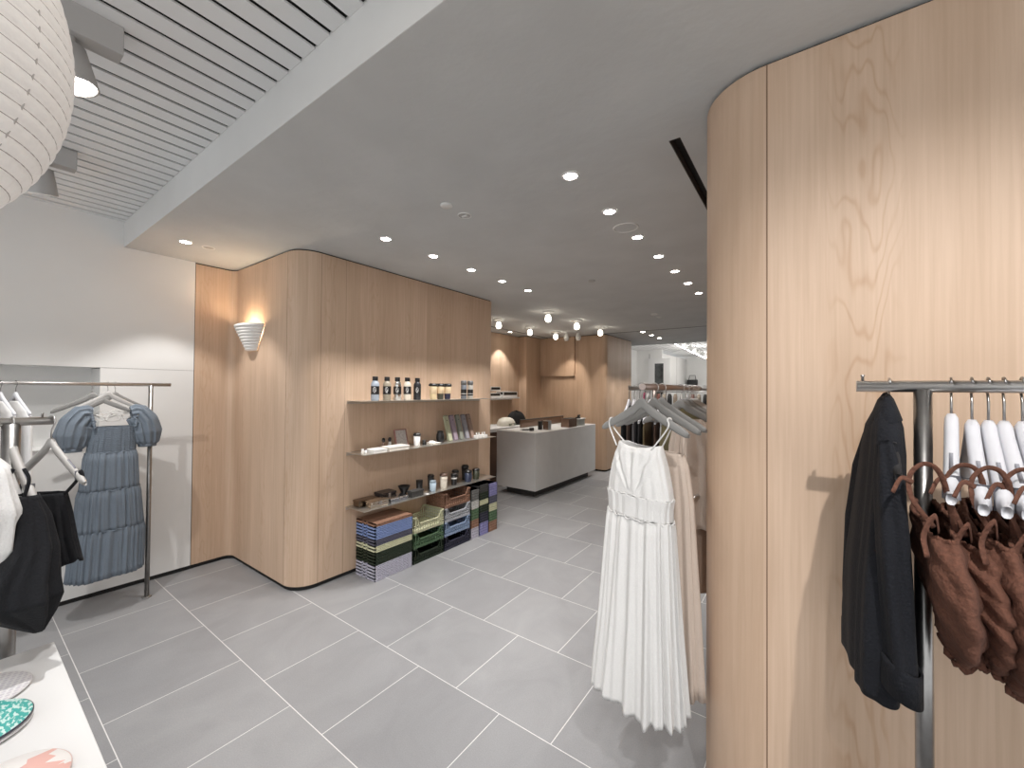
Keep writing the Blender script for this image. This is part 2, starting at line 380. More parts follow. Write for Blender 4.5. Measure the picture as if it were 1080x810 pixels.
lamp('SPOT', (-3.8, 7.2, 2.6), 22, (1, .9, .8), (-4.1, 7.75, 1.6), .03, 60, .6)  # unseen spots without a fixture light the back walls and alcove
lamp('SPOT', (-3.0, 7.1, 2.6), 16, (1, .9, .8), (-3.2, 8.0, 1.2), .03, 60, .6)
lamp('SPOT', (-4.45, 5.6, 2.7), 16, (1, .9, .8), (-5, 5.9, 1.3), .03, 60, .6)

def disc(name, x, y, r, h, m, label, cat, ring=False):
    if ring:
        t = thing(name, (x, y, CZ), label, cat)
        MB().lathe([(r*.88,-.001),(r*.9,-.006),(r,-.006),(r*1.02,0)], n=40, cap=False).build('rim', M['fixture'], t)
        MB().lathe([(.001,-.002),(r*.9,-.002)], n=40, cap=False).build('grille', m, t)
        return t
    return tag(MB().lathe([(r,0),(r,-h*.7),(r*.9,-h),(.002,-h)], n=28).build(name, m, loc=(x, y, CZ)), label, cat)
disc('smoke_detector', -1.794, 1.784, .038, .012, M['fixture'], 'small round white detector disc on the ceiling above the shelf wall', 'detector')
t = disc('sprinkler', -1.805, 1.96, .045, .006, M['fixture_grey'], 'round ceiling sprinkler plate with small slots beside the white detector disc', 'sprinkler', True)
MB().box(-.022,.022,-.006,.006,-.010,-.002).build('sprinkler_head', M['fixture'], t)
disc('ceiling_speaker', -1.02, 2.748, .085, .006, M['plaster'], 'round flush ceiling speaker with a thin white ring between downlights', 'speaker', True)
disc('smoke_detector', -1.804, 3.892, .035, .01, M['fixture_grey'], 'small grey disc mid ceiling between the two rows of downlights', 'detector')
disc('smoke_detector', -1.826, 6.098, .05, .015, M['fixture'], 'pale detector disc far along the ceiling near the right wall, nearer of a pair', 'detector')
disc('sprinkler', -1.837, 6.4, .04, .01, M['fixture'], 'pale sprinkler disc far along the ceiling near the right wall, farther of a pair', 'sprinkler')

def track_spot(x, y, target, label, visible=True, w=TRACK_W):
    t = thing('spotlight', (x, y, SZ), label, 'spotlight', 'grey surface spotlights on the slatted ceiling')
    MB().box(-.045, .03, -.42, .0, -.105, 0).build('gear_box', M['fixture_grey'], t, bevel=.003)
    c = Vector((-.035, -.13, -.15)); d = (Vector(target)-Vector((x, y, SZ))-c).normalized()
    MB().tube([(-.01, -.13, -.10), (-.02, -.13, -.13), (-.035, -.13, -.17)], .012).build('bracket', M['fixture_grey'], t)
    hd_ = MB().lathe([(.04, -.05), (.052, -.045), (.062, .085), (.062, .09), (.056, .091), (.052, .075)], c.x, c.y, c.z-.03, 28, d).build('spot_head', M['fixture_grey'], t)
    p = c + Vector((0, 0, -.03)) + d*.08
    MB().lathe([(.056, 0), (.056, .007)], p.x, p.y, p.z, 24, d).build('lens', LENS, hd_)
    q = p + d*.03 + Vector((x, y, SZ))
    lamp('SPOT', q, w, (1, .98, .96), target, .014, 80, 1.0)
track_spot(-2.09, .37, (-1.75, .75, 0), 'grey box-mounted spotlight on the slatted ceiling beside the paper lantern')
track_spot(-3.40, .42, (-4.15, .6, .3), 'grey box-mounted spotlight on the slatted ceiling, far one peeking past the lantern')
track_spot(-.78, .37, (-2.0, 1.7, 0), 'grey box-mounted spotlight on the slatted ceiling over the entrance side of the floor', w=110)
track_spot(.47, .22, (.25, 1.5, 1.2), 'grey box-mounted spotlight on the slatted ceiling aimed at the brown tops', w=80)
lamp('SPOT', (.3, -.9, 2.85), 65, (1, .98, .96), (-.62, 1.6, .8), .015, 28, .5)  # unseen spots behind the camera for dress and table, no fixture built
lamp('SPOT', (-1.2, -.9, 2.85), 20, (1, .98, .96), (-1.8, .0, .75), .03, 80, .7)

# sconce
t = thing('wall_sconce', (-4.07, 1.63, 1.955), 'white ribbed half-cone wall lamp glowing warm on the maple wall', 'wall lamp')
nr = 9; prof = []
for k in range(nr):
    z0 = .02+.225*k/nr; z1 = .02+.225*(k+1)/nr; r0 = .070+.140*k/nr; r1 = .070+.140*(k+1)/nr
    prof += [(r0, z0), (r1+.006, z0+.004), (r1+.006, z1-.004), (r1-.006, z1)]
def half(prof, n=26, inner=False):
    mb = MB(); rings = []
    for r, z in prof: rings.append([(r*cos(PI+PI*i/n), r*.62*sin(PI+PI*i/n)-.004, z) for i in range(n+1)])
    mb.loft(rings, closed=False); return mb
half(prof).build('shade', cm('sconce_shade', (.85, .83, .80), .6), t, solid=.004)
MB().prism([(.075*cos(PI+PI*i/16), .075*.62*sin(PI+PI*i/16)-.004) for i in range(17)], .016, .02).build('shade_bottom', M['sconce_shade'], t)
MB().box(-.03, .03, -.012, -.001, .05, .16).build('wall_plate', M['fixture'], t)
MB().lathe([(.002, 0), (.018, .006), (.022, .03), (.016, .055), (.002, .06)], 0, -.055, .11, 16).build('bulb', M['lens_globe'], t)
lamp('POINT', (-4.07, 1.56, 2.14), SCONCE_W, (1, .80, .56), None, .03)

# paper lantern
LC = (-1.349, -.144, 2.305)
def lantern():
    t = thing('paper_lantern', (LC[0], LC[1], LC[2]), 'large ribbed white paper lantern hanging close to the camera', 'pendant lamp')
    m = cm('lantern_paper', (.84, .82, .80), .85, noise=.04, nscale=60, bump=.3, bscale=60, emis=(1, .95, .90), estr=.14)
    b = m.node_tree.nodes['Principled BSDF']
    R, RZ, n, rib = .30, .40, 72, 38
    rings = []
    prof = []
    for k in range(rib*5+1):
        ph = k/(rib*5); a = -PI/2*.93 + PI*.93*ph
        bulge = 1+.012*abs(sin(PI*ph*rib))
        prof.append((R*cos(a)*bulge, RZ*sin(a)))
    MB().lathe(prof, n=n, cap=False).build('paper_shade', m, t, solid=.002)
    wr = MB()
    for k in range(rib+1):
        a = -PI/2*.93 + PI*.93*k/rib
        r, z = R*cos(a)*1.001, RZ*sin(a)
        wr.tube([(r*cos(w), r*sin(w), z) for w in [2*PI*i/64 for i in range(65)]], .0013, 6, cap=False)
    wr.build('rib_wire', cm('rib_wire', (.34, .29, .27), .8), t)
    se = MB().tube([(1.004*R*cos(a)*cos(.9), 1.004*R*cos(a)*sin(.9), RZ*sin(a)*1.003) for a in [-PI/2*.93+PI*.93*i/40 for i in range(41)]], .002, 6)
    se.build('paper_seam', cm('paper_seam', (.55, .52, .50), .8), t)
    MB().tube([(0, 0, RZ*.99), (0, 0, SZ-LC[2])], .003).build('cord', M['fixture'], t)
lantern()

# ================================================================ CLOTHES RAILS
def rail_rack(name, loc, rz, length, height, label, posts, foot=.22, rr=.0125, pr=.014, brace=None, postm=None):
    """rail runs along local +Y from the origin; posts = distances along it"""
    t = thing(name, loc, label, 'clothes rack', rz=rz)
    MB().tube([(0, 0, height), (0, length, height)], rr, 16).build('rail', M['steel'], t)
    for p in posts:
        MB().tube([(0, p, .012), (0, p, height-rr*.5)], pr, 14).build('post', postm or M['steel_dark'], t)
        MB().lathe([(pr*2.4,0),(pr*2.4,.008),(pr*1.2,.013)], 0, p, 0, 20).build('foot_plate', M['steel_dark'], t)
    for (a, b, z) in (brace or []):
        MB().tube([(0, a, z), (0, b, z)], rr*.9, 12).build('lower_rail', M['steel'], t)
    MB().lathe([(.003,0),(.003,.012),(.005,.016)], 0, .012, height+rr-.002, 10).build('end_pin', M['steel_dark'], t)
    return t
RH = 1.654
rail_rack('clothes_rack', (.097, 1.30, 0), -PI/2, 1.9, RH, 'steel clothes rack against the right maple wall carrying navy and brown clothes', [.116, 1.75], rr=.0135, pr=.0158)
tm = thing('clothes_rack', (-.516, 2.62, 0), 'steel clothes rack past the rounded corner with the long white dress on its arm', 'clothes rack')
wst = cm('steel_wood_reflection', (.36, .29, .26), .35, .9)  # brown of the reflected wood is put into the steel colour
MB().tube([(-.43, 0, RH), (.45, 0, RH)], .014, 16).build('rail', M['steel'], tm)
MB().tube([(0, 0, RH), (0, -1.045, RH)], .013, 16).build('arm_rail', wst, tm)
MB().tube([(-.264, 0, 1.135), (.42, 0, 1.135)], .011, 12).tube([(.09, 0, 1.135), (.09, -.70, 1.135)], .011, 12).build('lower_rail', M['steel'], tm)
for p in (-.264, .42):
    MB().tube([(p, 0, .012), (p, 0, RH-.006)], .0145, 14).build('post', wst, tm)
    MB().lathe([(.034,0),(.034,.008),(.018,.013)], p, 0, 0, 20).build('foot_plate', M['steel_dark'], tm)
# rail along the left wall, seen end on the right with its post
tl = thing('clothes_rack', (-4.17, 1.065, 0), 'steel clothes rack standing along the white left wall with the blue dress', 'clothes rack')
MB().tube([(0, 0, RH), (0, -2.0, RH)], .013, 16).build('rail', M['steel'], tl)
for p in (-.123, -1.8):
    MB().tube([(0, p, .012), (0, p, RH-.006)], .015, 14).build('post', M['steel_dark'], tl)
    MB().lathe([(.03,0),(.03,.008),(.02,.012)], 0, p, 0, 20).build('foot_plate', M['steel_dark'], tl)
# nearer left rack
FRX, FRY, FRZ = -2.2, .233, 1.515
tf = thing('clothes_rack', (FRX, FRY, 0), 'short steel clothes rack at the left edge holding black clothes', 'clothes rack')
MB().tube([(0, 0, FRZ), (0, -1.6, FRZ)], .014, 16).build('rail', M['steel'], tf)
MB().lathe([(.003,0),(.003,.012),(.005,.016)], 0, -.03, FRZ+.012, 10).build('end_pin', M['steel_dark'], tf)
for p in (-.10, -1.4):
    MB().tube([(0, p, .012), (0, p, FRZ-.006)], .022, 14).build('post', M['steel_dark'], tf)
    MB().lathe([(.04,0),(.04,.008),(.025,.012)], 0, p, 0, 20).build('foot_plate', M['steel_dark'], tf)

# ---------------------------------------------------------------- hanger
def hanger(apex, rot, label, m, hook_z, half=.2, drop=.115, th=.013, h0=.045, h1=.033, slot=False, group=None, bend=.0, power=.9, hrot=0.0):
    """apex: world point at the top centre of the body, hook rises to hook_z; rot: angle of the arms about z (0 = along X)"""
    t = thing('clothes_hanger', apex, label, 'clothes hanger', group, rz=rot)
    mb = MB(); n = 14; top = []; bot = []
    for i in range(-n, n+1):
        u = abs(i)/n; x = i/n*half
        z = -drop*(u**power if u > .12 else (.12**power)*(u/.12)**2)
        h = h0+(h1-h0)*u
        if u > .93: h *= .80; z -= h1*.1
        y = bend*u*u
        top.append((x, y, z)); bot.append((x, y, z-h))
    rings = []
    for (a, b) in zip(top, bot):
        c = (a[2]+b[2])/2; hh = (a[2]-b[2])/2; w = th/2
        ring = []
        ue = abs(a[0])/half; es = 1 if ue < .9 else (.93 if ue < .97 else .62)
        w = th/2*es; hh *= es
        for q in range(12):
            an = 2*PI*q/12; cx_, cy_ = cos(an), sin(an)
            k = 1/max(abs(cx_), abs(cy_))*.55+.45
            ring.append((a[0], a[1]+w*cx_*k*.95, c+hh*cy_*k*.95))
        rings.append(ring)
    mb.loft(rings, True, True); mb.build('hanger_body', m, t)
    hz = hook_z-apex[2]; r = .021
    pts = [(0, 0, -.01), (0, 0, hz*.45), (.006, 0, hz-r*1.0)]
    pts = [(0,0,-.01),(0,0,max(.004,hz-.035))] + [(r*.95*cos(a)-0.0, 0, hz+r*.9*sin(a)-.002) for a in [math.radians(-60+24*k) for k in range(10)]]
    pts = [(p[0]*cos(hrot)-p[1]*sin(hrot), p[0]*sin(hrot)+p[1]*cos(hrot), p[2]) for p in pts]
    MB().tube(pts, .0023, 8).build('hook', M['steel_dark'] if m is M['hanger_white'] else M['steel'], t)
    if slot:
        for sgn in (-1, 1):
            i0 = int(n+sgn*n*.52); i1 = int(n+sgn*n*.72)
            p0 = Vector(top[i0]); p1 = Vector(top[i1])
            s_mb = MB(); w = .0028
            s_mb.loft([[(p.x, p.y-w, p.z+.0012), (p.x, p.y+w, p.z+.0012), (p.x, p.y+w, p.z-.002), (p.x, p.y-w, p.z-.002)] for p in (p0, p1)], True, True)
            s_mb.build('clip_slot', M['slit'], t)
            i2 = int(n+sgn*n*.80); p2 = Vector(top[i2]); 
            MB().loft([[(p2.x+dx, p2.y-w2, p2.z+.001), (p2.x+dx, p2.y+w2, p2.z+.001), (p2.x+dx, p2.y+w2, p2.z-h1), (p2.x+dx, p2.y-w2, p2.z-h1)] for dx, w2 in ((-.001, th/2+.0006), (.001, th/2+.0006))], True, True).build('clip_joint', M['slit'], t)
    return t

# ---------------------------------------------------------------- garments
def rnd(seed):
    r = random.Random(seed); return [(r.uniform(0, 2*PI), r.uniform(.6, 1.4)) for _ in range(8)]
def garment_rings(spec, rot, seed, nth=120, nf=14, power=.8, sub=6):
    """spec: rows (z, cx, cy, halfwidth, halfdepth, fold, jag); interpolated; rot = direction of width"""
    ph = rnd(seed); rows = []
    for a, b in zip(spec[:-1], spec[1:]):
        for k in range(sub):
            u = k/sub; rows.append([a[i]+(b[i]-a[i])*u for i in range(7)])
    rows.append(list(spec[-1]))
    H = spec[0][0]-spec[-1][0]; ca, sa = cos(rot), sin(rot); rings = []
    for r in rows:
        z, cx, cy, hw, hd, fo, jag = r; v = (spec[0][0]-z)/H; ring = []
        for i in range(nth):
            a = 2*PI*i/nth
            f = (sin(nf*a+ph[0][0]+1.2*sin(2*a+ph[1][0])+.8*v)*.6+sin(nf*1.7*a+ph[2][0]-1.1*v+sin(3*a))*.4+.35*sin(nf*.5*a+ph[3][0]+v))
            cxx = abs(cos(a))**power*(1 if cos(a) >= 0 else -1); syy = abs(sin(a))**power*(1 if sin(a) >= 0 else -1)
            x = (hw+fo*f*.8)*cxx; y = (hd+fo*f)*syy
            zz = z + jag*(.5*sin(5*a+ph[4][0])+.35*sin(nf*a+ph[5][0])+.3*sin(2*a+ph[6][0]))
            ring.append((cx+x*ca-y*sa, cy+x*sa+y*ca, zz))
        rings.append(ring)
    return rings
def cr(pts, k=6):
    P = [Vector(p) for p in pts]; P = [P[0]*2-P[1]]+P+[P[-1]*2-P[-2]]; out = []
    for i in range(1, len(P)-2):
        for j in range(k):
            t = j/k; a, b, c, d = P[i-1], P[i], P[i+1], P[i+2]
            out.append(.5*((2*b)+(c-a)*t+(2*a-5*b+4*c-d)*t*t+(3*b-a-3*c+d)*t**3))
    return out+[P[-2]]
def strap(p0, p1, sag=0, r=.003, wide=.007, n=8, bulge=(0,0,0)):
    p0, p1 = Vector(p0), Vector(p1); pts = []
    for i in range(n+1):
        u = i/n; pts.append(p0.lerp(p1, u)+Vector(bulge)*sin(PI*u)+Vector((0,0,-sag*sin(PI*u))))
    return pts

# --- long white dress at the end of the middle rack
WR = math.radians(-20); wca, wsa = cos(WR), sin(WR); WC = (-.53, 1.61)
hanger((WC[0], WC[1], 1.613), WR, 'grey hanger carrying the long white strappy dress', M['hanger_grey'], RH, .205, .118, .015, .046, .032, power=.85)
wt = thing('white_dress', (0, 0, 0), 'long white strappy cotton dress with gathered skirt hanging at the near rack end', 'dress')
white = cloth('white_cotton', (.67, .66, .645), .03, 200, .2, 200)
top_z = 1.43
DCX, DCY = -.525, 1.608
bod = [(1.432,DCX-.01,DCY,.098,.032,.001,0),(1.40,DCX-.01,DCY-.002,.104,.045,.002,0),(1.34,DCX-.012,DCY,.122,.055,.003,0),(1.27,DCX-.012,DCY,.138,.058,.003,0),(1.235,DCX-.012,DCY,.143,.058,.003,0)]
def wneck(rings):
    # neckline: square, dipping a little at the centre front
    for k in range(0, 5):
        w = 1-k/5
        for i, p in enumerate(rings[k]):
            d = (p[0]-DCX)*wca+(p[1]-DCY)*wsa
            rings[k][i] = (p[0], p[1], p[2]-w*.014*max(0, 1-(d/.085)**2))
    return rings
rb = wneck(garment_rings(bod, WR, 3, nf=12, nth=200, sub=9))
zt_, zb_ = 1.43, 1.235
for ring in rb:   # folds running from the corners of the neckline to the centre of the seam
    for i, p in enumerate(ring):
        d = (p[0]-DCX)*wca+(p[1]-DCY)*wsa; f = -(p[0]-DCX)*wsa+(p[1]-DCY)*wca
        if f < 0:
            v = (zt_-p[2])/(zt_-zb_); q = d/(.11*(1.12-v))
            env = max(0, 1-abs(q/1.5)**3)*min(1, 3*v)*min(1, 3*(1.05-v))
            o = env*.0055*(sin(q*9)+.5*sin(q*17+1))
            ring[i] = (p[0]+o*wsa, p[1]-o*wca, p[2])
MB().loft(rb).build('bodice', white, wt, solid=.002)
mid = [(1.237,DCX-.012,DCY,.146,.062,.003,.004),(1.20,DCX-.012,DCY,.140,.060,.004,0),(1.15,DCX-.012,DCY,.139,.060,.004,.003)]
MB().loft(garment_rings(mid, WR, 5, nf=22)).build('waist_panel', white, wt, solid=.002)
sk = [(1.153,DCX-.012,DCY,.146,.060,.004,.003),(1.12,DCX-.012,DCY,.148,.066,.007,0),(.95,DCX-.014,DCY,.158,.074,.010,0),(.75,DCX-.016,DCY,.170,.082,.013,0),(.58,DCX-.020,DCY,.186,.090,.015,.0),(.435,DCX-.022,DCY,.196,.098,.018,.014)]
rk = garment_rings(sk, WR, 11, nth=260, nf=19, sub=9)
# hem dips lower on the camera side and rises to the left
for ring in rk:
    for i, p in enumerate(ring):
        v = max(0, (1.153-p[2])/.75); d = (p[0]-DCX)*wca+(p[1]-DCY)*wsa
        ring[i] = (p[0], p[1], p[2] - v*v*(-.012*max(-1, min(1, d/.15))))
MB().loft(rk).build('skirt', white, wt, solid=.002)
for (z, sp, hw, hd) in ((1.236, 5, .147, .0635), (1.151, 11, .150, .070)):
    pts = [(DCX-.012+hw*cos(a)*wca-hd*sin(a)*wsa, DCY+hw*cos(a)*wsa+hd*sin(a)*wca, z+.004*sin(a*17)+.003*sin(a*29)) for a in [2*PI*i/90 for i in range(91)]]
    MB().tube(pts, .0024, 6, cap=False).build('gathered_seam', white, wt)
hx = lambda s: (WC[0]+s*wca, WC[1]+s*wsa)
for s in (-.155, .125):
    for sy in (-.030, .030):
        a = hx(s); zh = 1.613-.118*(abs(s)/.205)**.85
        b = (DCX-.01+(s*.60)*wca-sy*wsa, DCY+(s*.60)*wsa+sy*wca)
        q = .35*sy
        MB().tube(cr([(a[0], a[1], zh+.003), (a[0]-q*wsa, a[1]+q*wca, zh-.004), (a[0]-q*wsa, a[1]+q*wca, zh-.035), (b[0], b[1], 1.415)]), .0026, 6, rx=.0042).build('strap', white, wt)

# --- garments behind it on the same rack
def simple_garment(name, label, cat, spec, rot, seed, m, group=None, nf=12, straps=None, nth=110, solid=.002, parts=None):
    t = thing(name, (0, 0, 0), label, cat, group)
    MB().loft(garment_rings(spec, rot, seed, nf=nf, nth=nth)).build('body', m, t, solid=solid)
    if straps:
        for pts in straps: MB().tube(cr(pts), .003, 6, rx=.006).build('strap', m, t)
    return t
beige = cloth('beige_satin', (.56, .465, .395), .03, 200, .15, 100); brownish = cloth('taupe_cloth', (.36, .26, .20), .08)
for i, (yy, lab) in enumerate([(1.73, 'grey hanger directly behind the one with the long white dress'), (1.84, 'grey hanger of the beige dress, second behind the white dress')]):
    hanger((-.516, yy, 1.613), WR, lab, M['hanger_grey'], RH, .205, .118, .014, .044, .030, group='grey hangers on the middle rack', power=.85)
simple_garment('slip_dress', 'long pale beige slip dress hanging just behind the white dress', 'dress',
    [(1.39,-.475,1.735,.085,.02,.001,0),(1.34,-.472,1.735,.10,.03,.003,0),(1.2,-.468,1.74,.115,.035,.005,0),(.8,-.465,1.745,.135,.05,.009,0),(.46,-.462,1.75,.148,.055,.012,.01)], WR, 21, beige,
    straps=[[(-.39,1.685,1.50),(-.395,1.69,1.385)]])
simple_garment('draped_blouse', 'beige draped blouse with soft vertical folds hanging right of the white dress', 'blouse',
    [(1.50,-.46,2.16,.04,.02,.002,0),(1.46,-.45,2.16,.10,.035,.006,0),(1.36,-.44,2.16,.125,.045,.012,0),(1.15,-.435,2.16,.125,.05,.016,0),(.98,-.43,2.16,.12,.05,.017,.006)], WR*.5, 23, beige, nf=10)
simple_garment('wide_trousers', 'long taupe brown wide trousers hanging below the beige blouse', 'trousers',
    [(1.45,-.43,2.27,.10,.03,.004,0),(1.2,-.43,2.27,.12,.035,.010,0),(.9,-.43,2.27,.125,.04,.013,0),(.63,-.43,2.27,.125,.045,.014,.004)], WR*.3, 25, brownish, nf=9)
hanger((-.516, 2.16, 1.60), WR*.5, 'grey hanger of the draped beige blouse', M['hanger_grey'], RH, .2, .11, .013, group='grey hangers on the middle rack')
olive = cloth('olive_cloth', (.17, .145, .075), .1)
hanger((-.516, 2.27, 1.60), WR*.3, 'grey hanger of the taupe wide trousers', M['hanger_grey'], RH, .2, .11, .013, group='grey hangers on the middle rack')
for i, yy in enumerate((2.36, 2.40, 2.44, 2.48, 2.52)):
    hanger((-.516, yy, 1.60), WR*.3, f'pale hanger in the tight far row of the middle rack, {nth[i]} to the camera', M['hanger_pale'] if i else M['hanger_grey'], RH, .2, .12, .011, group='tight row of hangers on the middle rack')
    if i in (0, 2):
        simple_garment('olive_top', ['olive green top hanging from the first of the tight far hangers', '', 'dark olive top hanging behind the first olive one'][i], 'top',
            [(1.55,-.516,yy,.05,.010,0,0),(1.50,-.516,yy,.14,.014,.001,0),(1.3,-.516,yy,.17,.014,.003,0),(1.1,-.516,yy,.17,.014,.004,.004)], WR*.3, 27+i, olive, nf=9)

# --- dark shirts on the rack behind
shc = [('black_jersey',(.012,.012,.014),'black'),('brown_knit',(.07,.045,.035),'dark brown'),('slate_shirt',(.10,.095,.10),'charcoal'),('black_knit',(.02,.018,.02),'soft black'),('olive_shirt',(.16,.12,.065),'olive brown'),('dark_umber',(.09,.05,.035),'umber'),('off_white',(.6,.58,.55),'off-white'),('tan_shirt',(.25,.17,.11),'tan')]
ords = ['leftmost', 'second from left', 'third from left', 'fourth from left', 'fifth from left', 'sixth from left', 'seventh from left', 'rightmost']
for i, x in enumerate((-.945, -.91, -.875, -.84, -.81, -.745, -.71)):
    lab = ords[i] if i < 6 else 'rightmost'
    hanger((x, 2.62, 1.585), PI/2+.12, f'white hanger of the dark shirts behind the white dress, {lab}', M['hanger_white'], RH, .2, .12, .018, group='white hangers of the dark shirts')
    nm, cc, cn = shc[i]
    mm = cloth(nm, cc, .1)
    simple_garment('shirt', f'{cn} shirt behind the white dress straps, {lab}', 'shirt',
        [(1.54,x,2.62,.05,.009,0,0),(1.475,x,2.62,.16,.012,.001,0),(1.42,x,2.62,.195,.013,.001,0),(1.2,x,2.62,.20,.014,.002,0),(.85,x,2.62,.20,.014,.003,.004)], PI/2+.12, 40+i, mm, nf=8, nth=60)

# --- navy jacket on the right rack
navy = cloth('navy_wool', (.0030, .0038, .0075), .18, 160, .4, 200)
hanger((.157, 1.30, 1.595), PI/2-.05, 'slim hanger hidden inside the navy jacket', cm('hanger_black', (.02,.02,.022), .5), RH+.002, .18, .11, .016)
nt_ = thing('navy_jacket', (0, 0, 0), 'dark navy jacket hanging sideways at the left end of the right rack', 'jacket')
sp = [(1.618,.152,1.31,.016,.008,.000,0),(1.600,.151,1.31,.040,.018,.001,0),(1.56,.148,1.32,.095,.028,.002,0),(1.50,.145,1.32,.130,.032,.003,0),(1.38,.138,1.32,.150,.036,.004,0),(1.22,.132,1.315,.162,.046,.006,0),(1.08,.130,1.31,.162,.050,.007,0),(.99,.130,1.31,.155,.050,.007,.006)]
MB().loft(garment_rings(sp, PI/2+.02, 61, nf=7, nth=150), cap0=True).build('body', navy, nt_, solid=.003)
def sleeve(pts, rad, m, parent, nm='sleeve', squash=.62, nf=5, seed=1, amp=.004, axis=0, cuff=True):
    mb = MB(); ph = rnd(seed); rings = []
    P = [Vector(p) for p in pts]; fine = []; R = []
    for k in range(len(P)-1):
        for j in range(6):
            u = j/6; fine.append(P[k].lerp(P[k+1], u)); R.append(rad[k]+(rad[k+1]-rad[k])*u)
    fine.append(P[-1]); R.append(rad[-1])
    for k, (p, r) in enumerate(zip(fine, R)):
        t = (fine[min(k+1, len(fine)-1)]-fine[max(k-1, 0)]).normalized()
        a = Vector((cos(axis), sin(axis), 0)); a = (a-t*a.dot(t)).normalized(); b = t.cross(a)
        ring = []
        for i in range(48):
            w = 2*PI*i/48; rr = r+amp*sin(nf*w+ph[0][0]+k*.15)+amp*.7*sin(3*w+k*.3+ph[1][0])
            ring.append(p+a*(rr*squash*cos(w))+b*(rr*sin(w)))
        rings.append(ring)
    mb.loft(rings, cap0=True); return mb.build(nm, m, parent, solid=.003)
s1 = sleeve([(.138,1.19,1.53),(.141,1.165,1.46),(.144,1.155,1.33),(.150,1.155,1.18),(.156,1.155,1.04)], [.022,.036,.040,.040,.040], navy, nt_, seed=4, axis=0)
MB().loft([[(.156+.030*cos(w), 1.155+.045*sin(w), z-.012*cos(w)) for w in [2*PI*i/40 for i in range(40)]] for z in (1.09, 1.078, 1.025)]).build('cuff', navy, s1, solid=.004)
s2 = sleeve([(.142,1.43,1.54),(.128,1.46,1.44),(.115,1.47,1.30),(.108,1.46,1.12),(.108,1.45,.97)], [.022,.040,.046,.044,.042], navy, nt_, seed=5)
MB().loft([[(.108+.031*cos(w), 1.45+.048*sin(w), z) for w in [2*PI*i/40 for i in range(40)]] for z in (1.02, 1.008, .955)]).build('cuff', navy, s2, solid=.004)
MB().loft([[(.151+a_*cos(w), 1.31+b_*sin(w), z+.006*sin(w+.6)) for w in [2*PI*i/30 for i in range(30)]] for z, a_, b_ in ((1.575,.027,.075),(1.60,.020,.052),(1.622,.013,.036),(1.634,.006,.018))], cap1=True).build('collar', navy, nt_, solid=.003)

# --- white hangers and brown tops
brown = cloth('brown_linen', (.125, .050, .030), .2, 120, .5, 120)
hx_ = [.258, .289, .313, .335, .360, .385, .410, .435]
for i, x in enumerate(hx_):
    hanger((x, 1.30, 1.597+(.0 if i == 0 else -.012)), PI/2-[.20,.15,.13,.12,.12,.11,.11,.10][i], f'wide white clip hanger on the right rack, {["first", "second", "third", "fourth", "fifth", "sixth", "seventh", "eighth"][i]} after the post', M['hanger_white'], RH+.002, .195, .135, .024, .05, .045, slot=True, group='white clip hangers on the right rack', power=.95)
def brown_top(i, x, yn, zt, zb, label):
    t = thing('camisole_top', (0, 0, 0), label, 'top', 'brown tops on the right rack')
    ph = rnd(80+i); H = zt-zb
    rings = []
    n = 100; K = 34
    for k in range(K+1):
        v = k/K; z = zt-H*v
        hw = (.105+.05*sin(PI*min(1, v*1.1)**.8))*(1-.55*max(0, v-.8)/.2*1.0)
        hd = .024+.012*sin(PI*v)
        cx = x+.035*v; cy = yn+.11-.01*v
        ring = []
        for j in range(n):
            a = 2*PI*j/n
            ruf = .0045*sin(z*170+3*sin(a*2+ph[0][0])+ph[1][0])*(1 if i else .25) + .003*sin(z*90+5*a+ph[2][0])+.004*sin(6*a+ph[3][0]+v*3)
            xx = (hd+ruf)*cos(a); yy = (hw+ruf)*sin(a)
            zz = z - (.045*sin(a)*-1)*v*1.0 + (.022*sin(a) if v < .05 else .022*sin(a)*(1-v))
            ring.append((cx+xx, cy+yy, zz))
        rings.append(ring)
    MB().loft(rings).build('body', brown, t, solid=.003)
    # gathered edging around neck, hem ruffle
    MB().tube([(rings[0][j][0]*1.0, rings[0][j][1], rings[0][j][2]+.003*sin(j*1.9)) for j in list(range(n))+[0]], .0045, 6, cap=False).build('neck_edging', brown, t)
    pts = [(p[0]+.006*sin(j*.9+i), p[1], p[2]+.006*sin(j*1.3)) for j, p in enumerate(rings[-1]+rings[-1][:1])]
    MB().tube(pts, .0055, 6, cap=False).build('hem_ruffle', brown, t)
    # ties looping over the hanger arm
    hy = yn-.015
    hxx = x-.028 if i == 0 else x-.02
    tipz = 1.485
    MB().tube(cr([(x-.015, yn+.02, zt), (hxx-.02, hy+.02, tipz-.05), (hxx-.022, hy+.02, tipz-.005), (hxx, hy+.022, tipz+.018), (hxx+.022, hy+.02, tipz-.006), (x+.02, yn+.05, zt-.01)]), .0014, 8, rx=.0048).build('strap', brown, t)
    MB().tube(cr([(hxx-.018, hy+.02, tipz-.02), (hxx-.036, hy+.01, tipz-.012), (hxx-.05, hy, tipz-.04)]), .0012, 8, rx=.0045).build('tie_end', brown, t)
    MB().tube(cr([(x-.01, yn+.01, zt-.005), (x-.02, yn-.015, zt+.03), (x-.034, yn-.01, zt-.01), (x-.030, yn-.015, zt-.05)]), .0014, 8, rx=.0055).build('tie_end', brown, t)
    return t
labs = ['smooth rust-brown linen top with tie straps on the first white hanger', 'ruched rust-brown top squeezed behind the first brown one', 'ruched rust-brown top with looped ties, third on the rack', 'ruched rust-brown top fourth on the rack, near the right frame edge', 'rust-brown top fifth on the rack, mostly cut by the frame edge', 'rust-brown top sixth on the rack beyond the frame edge']
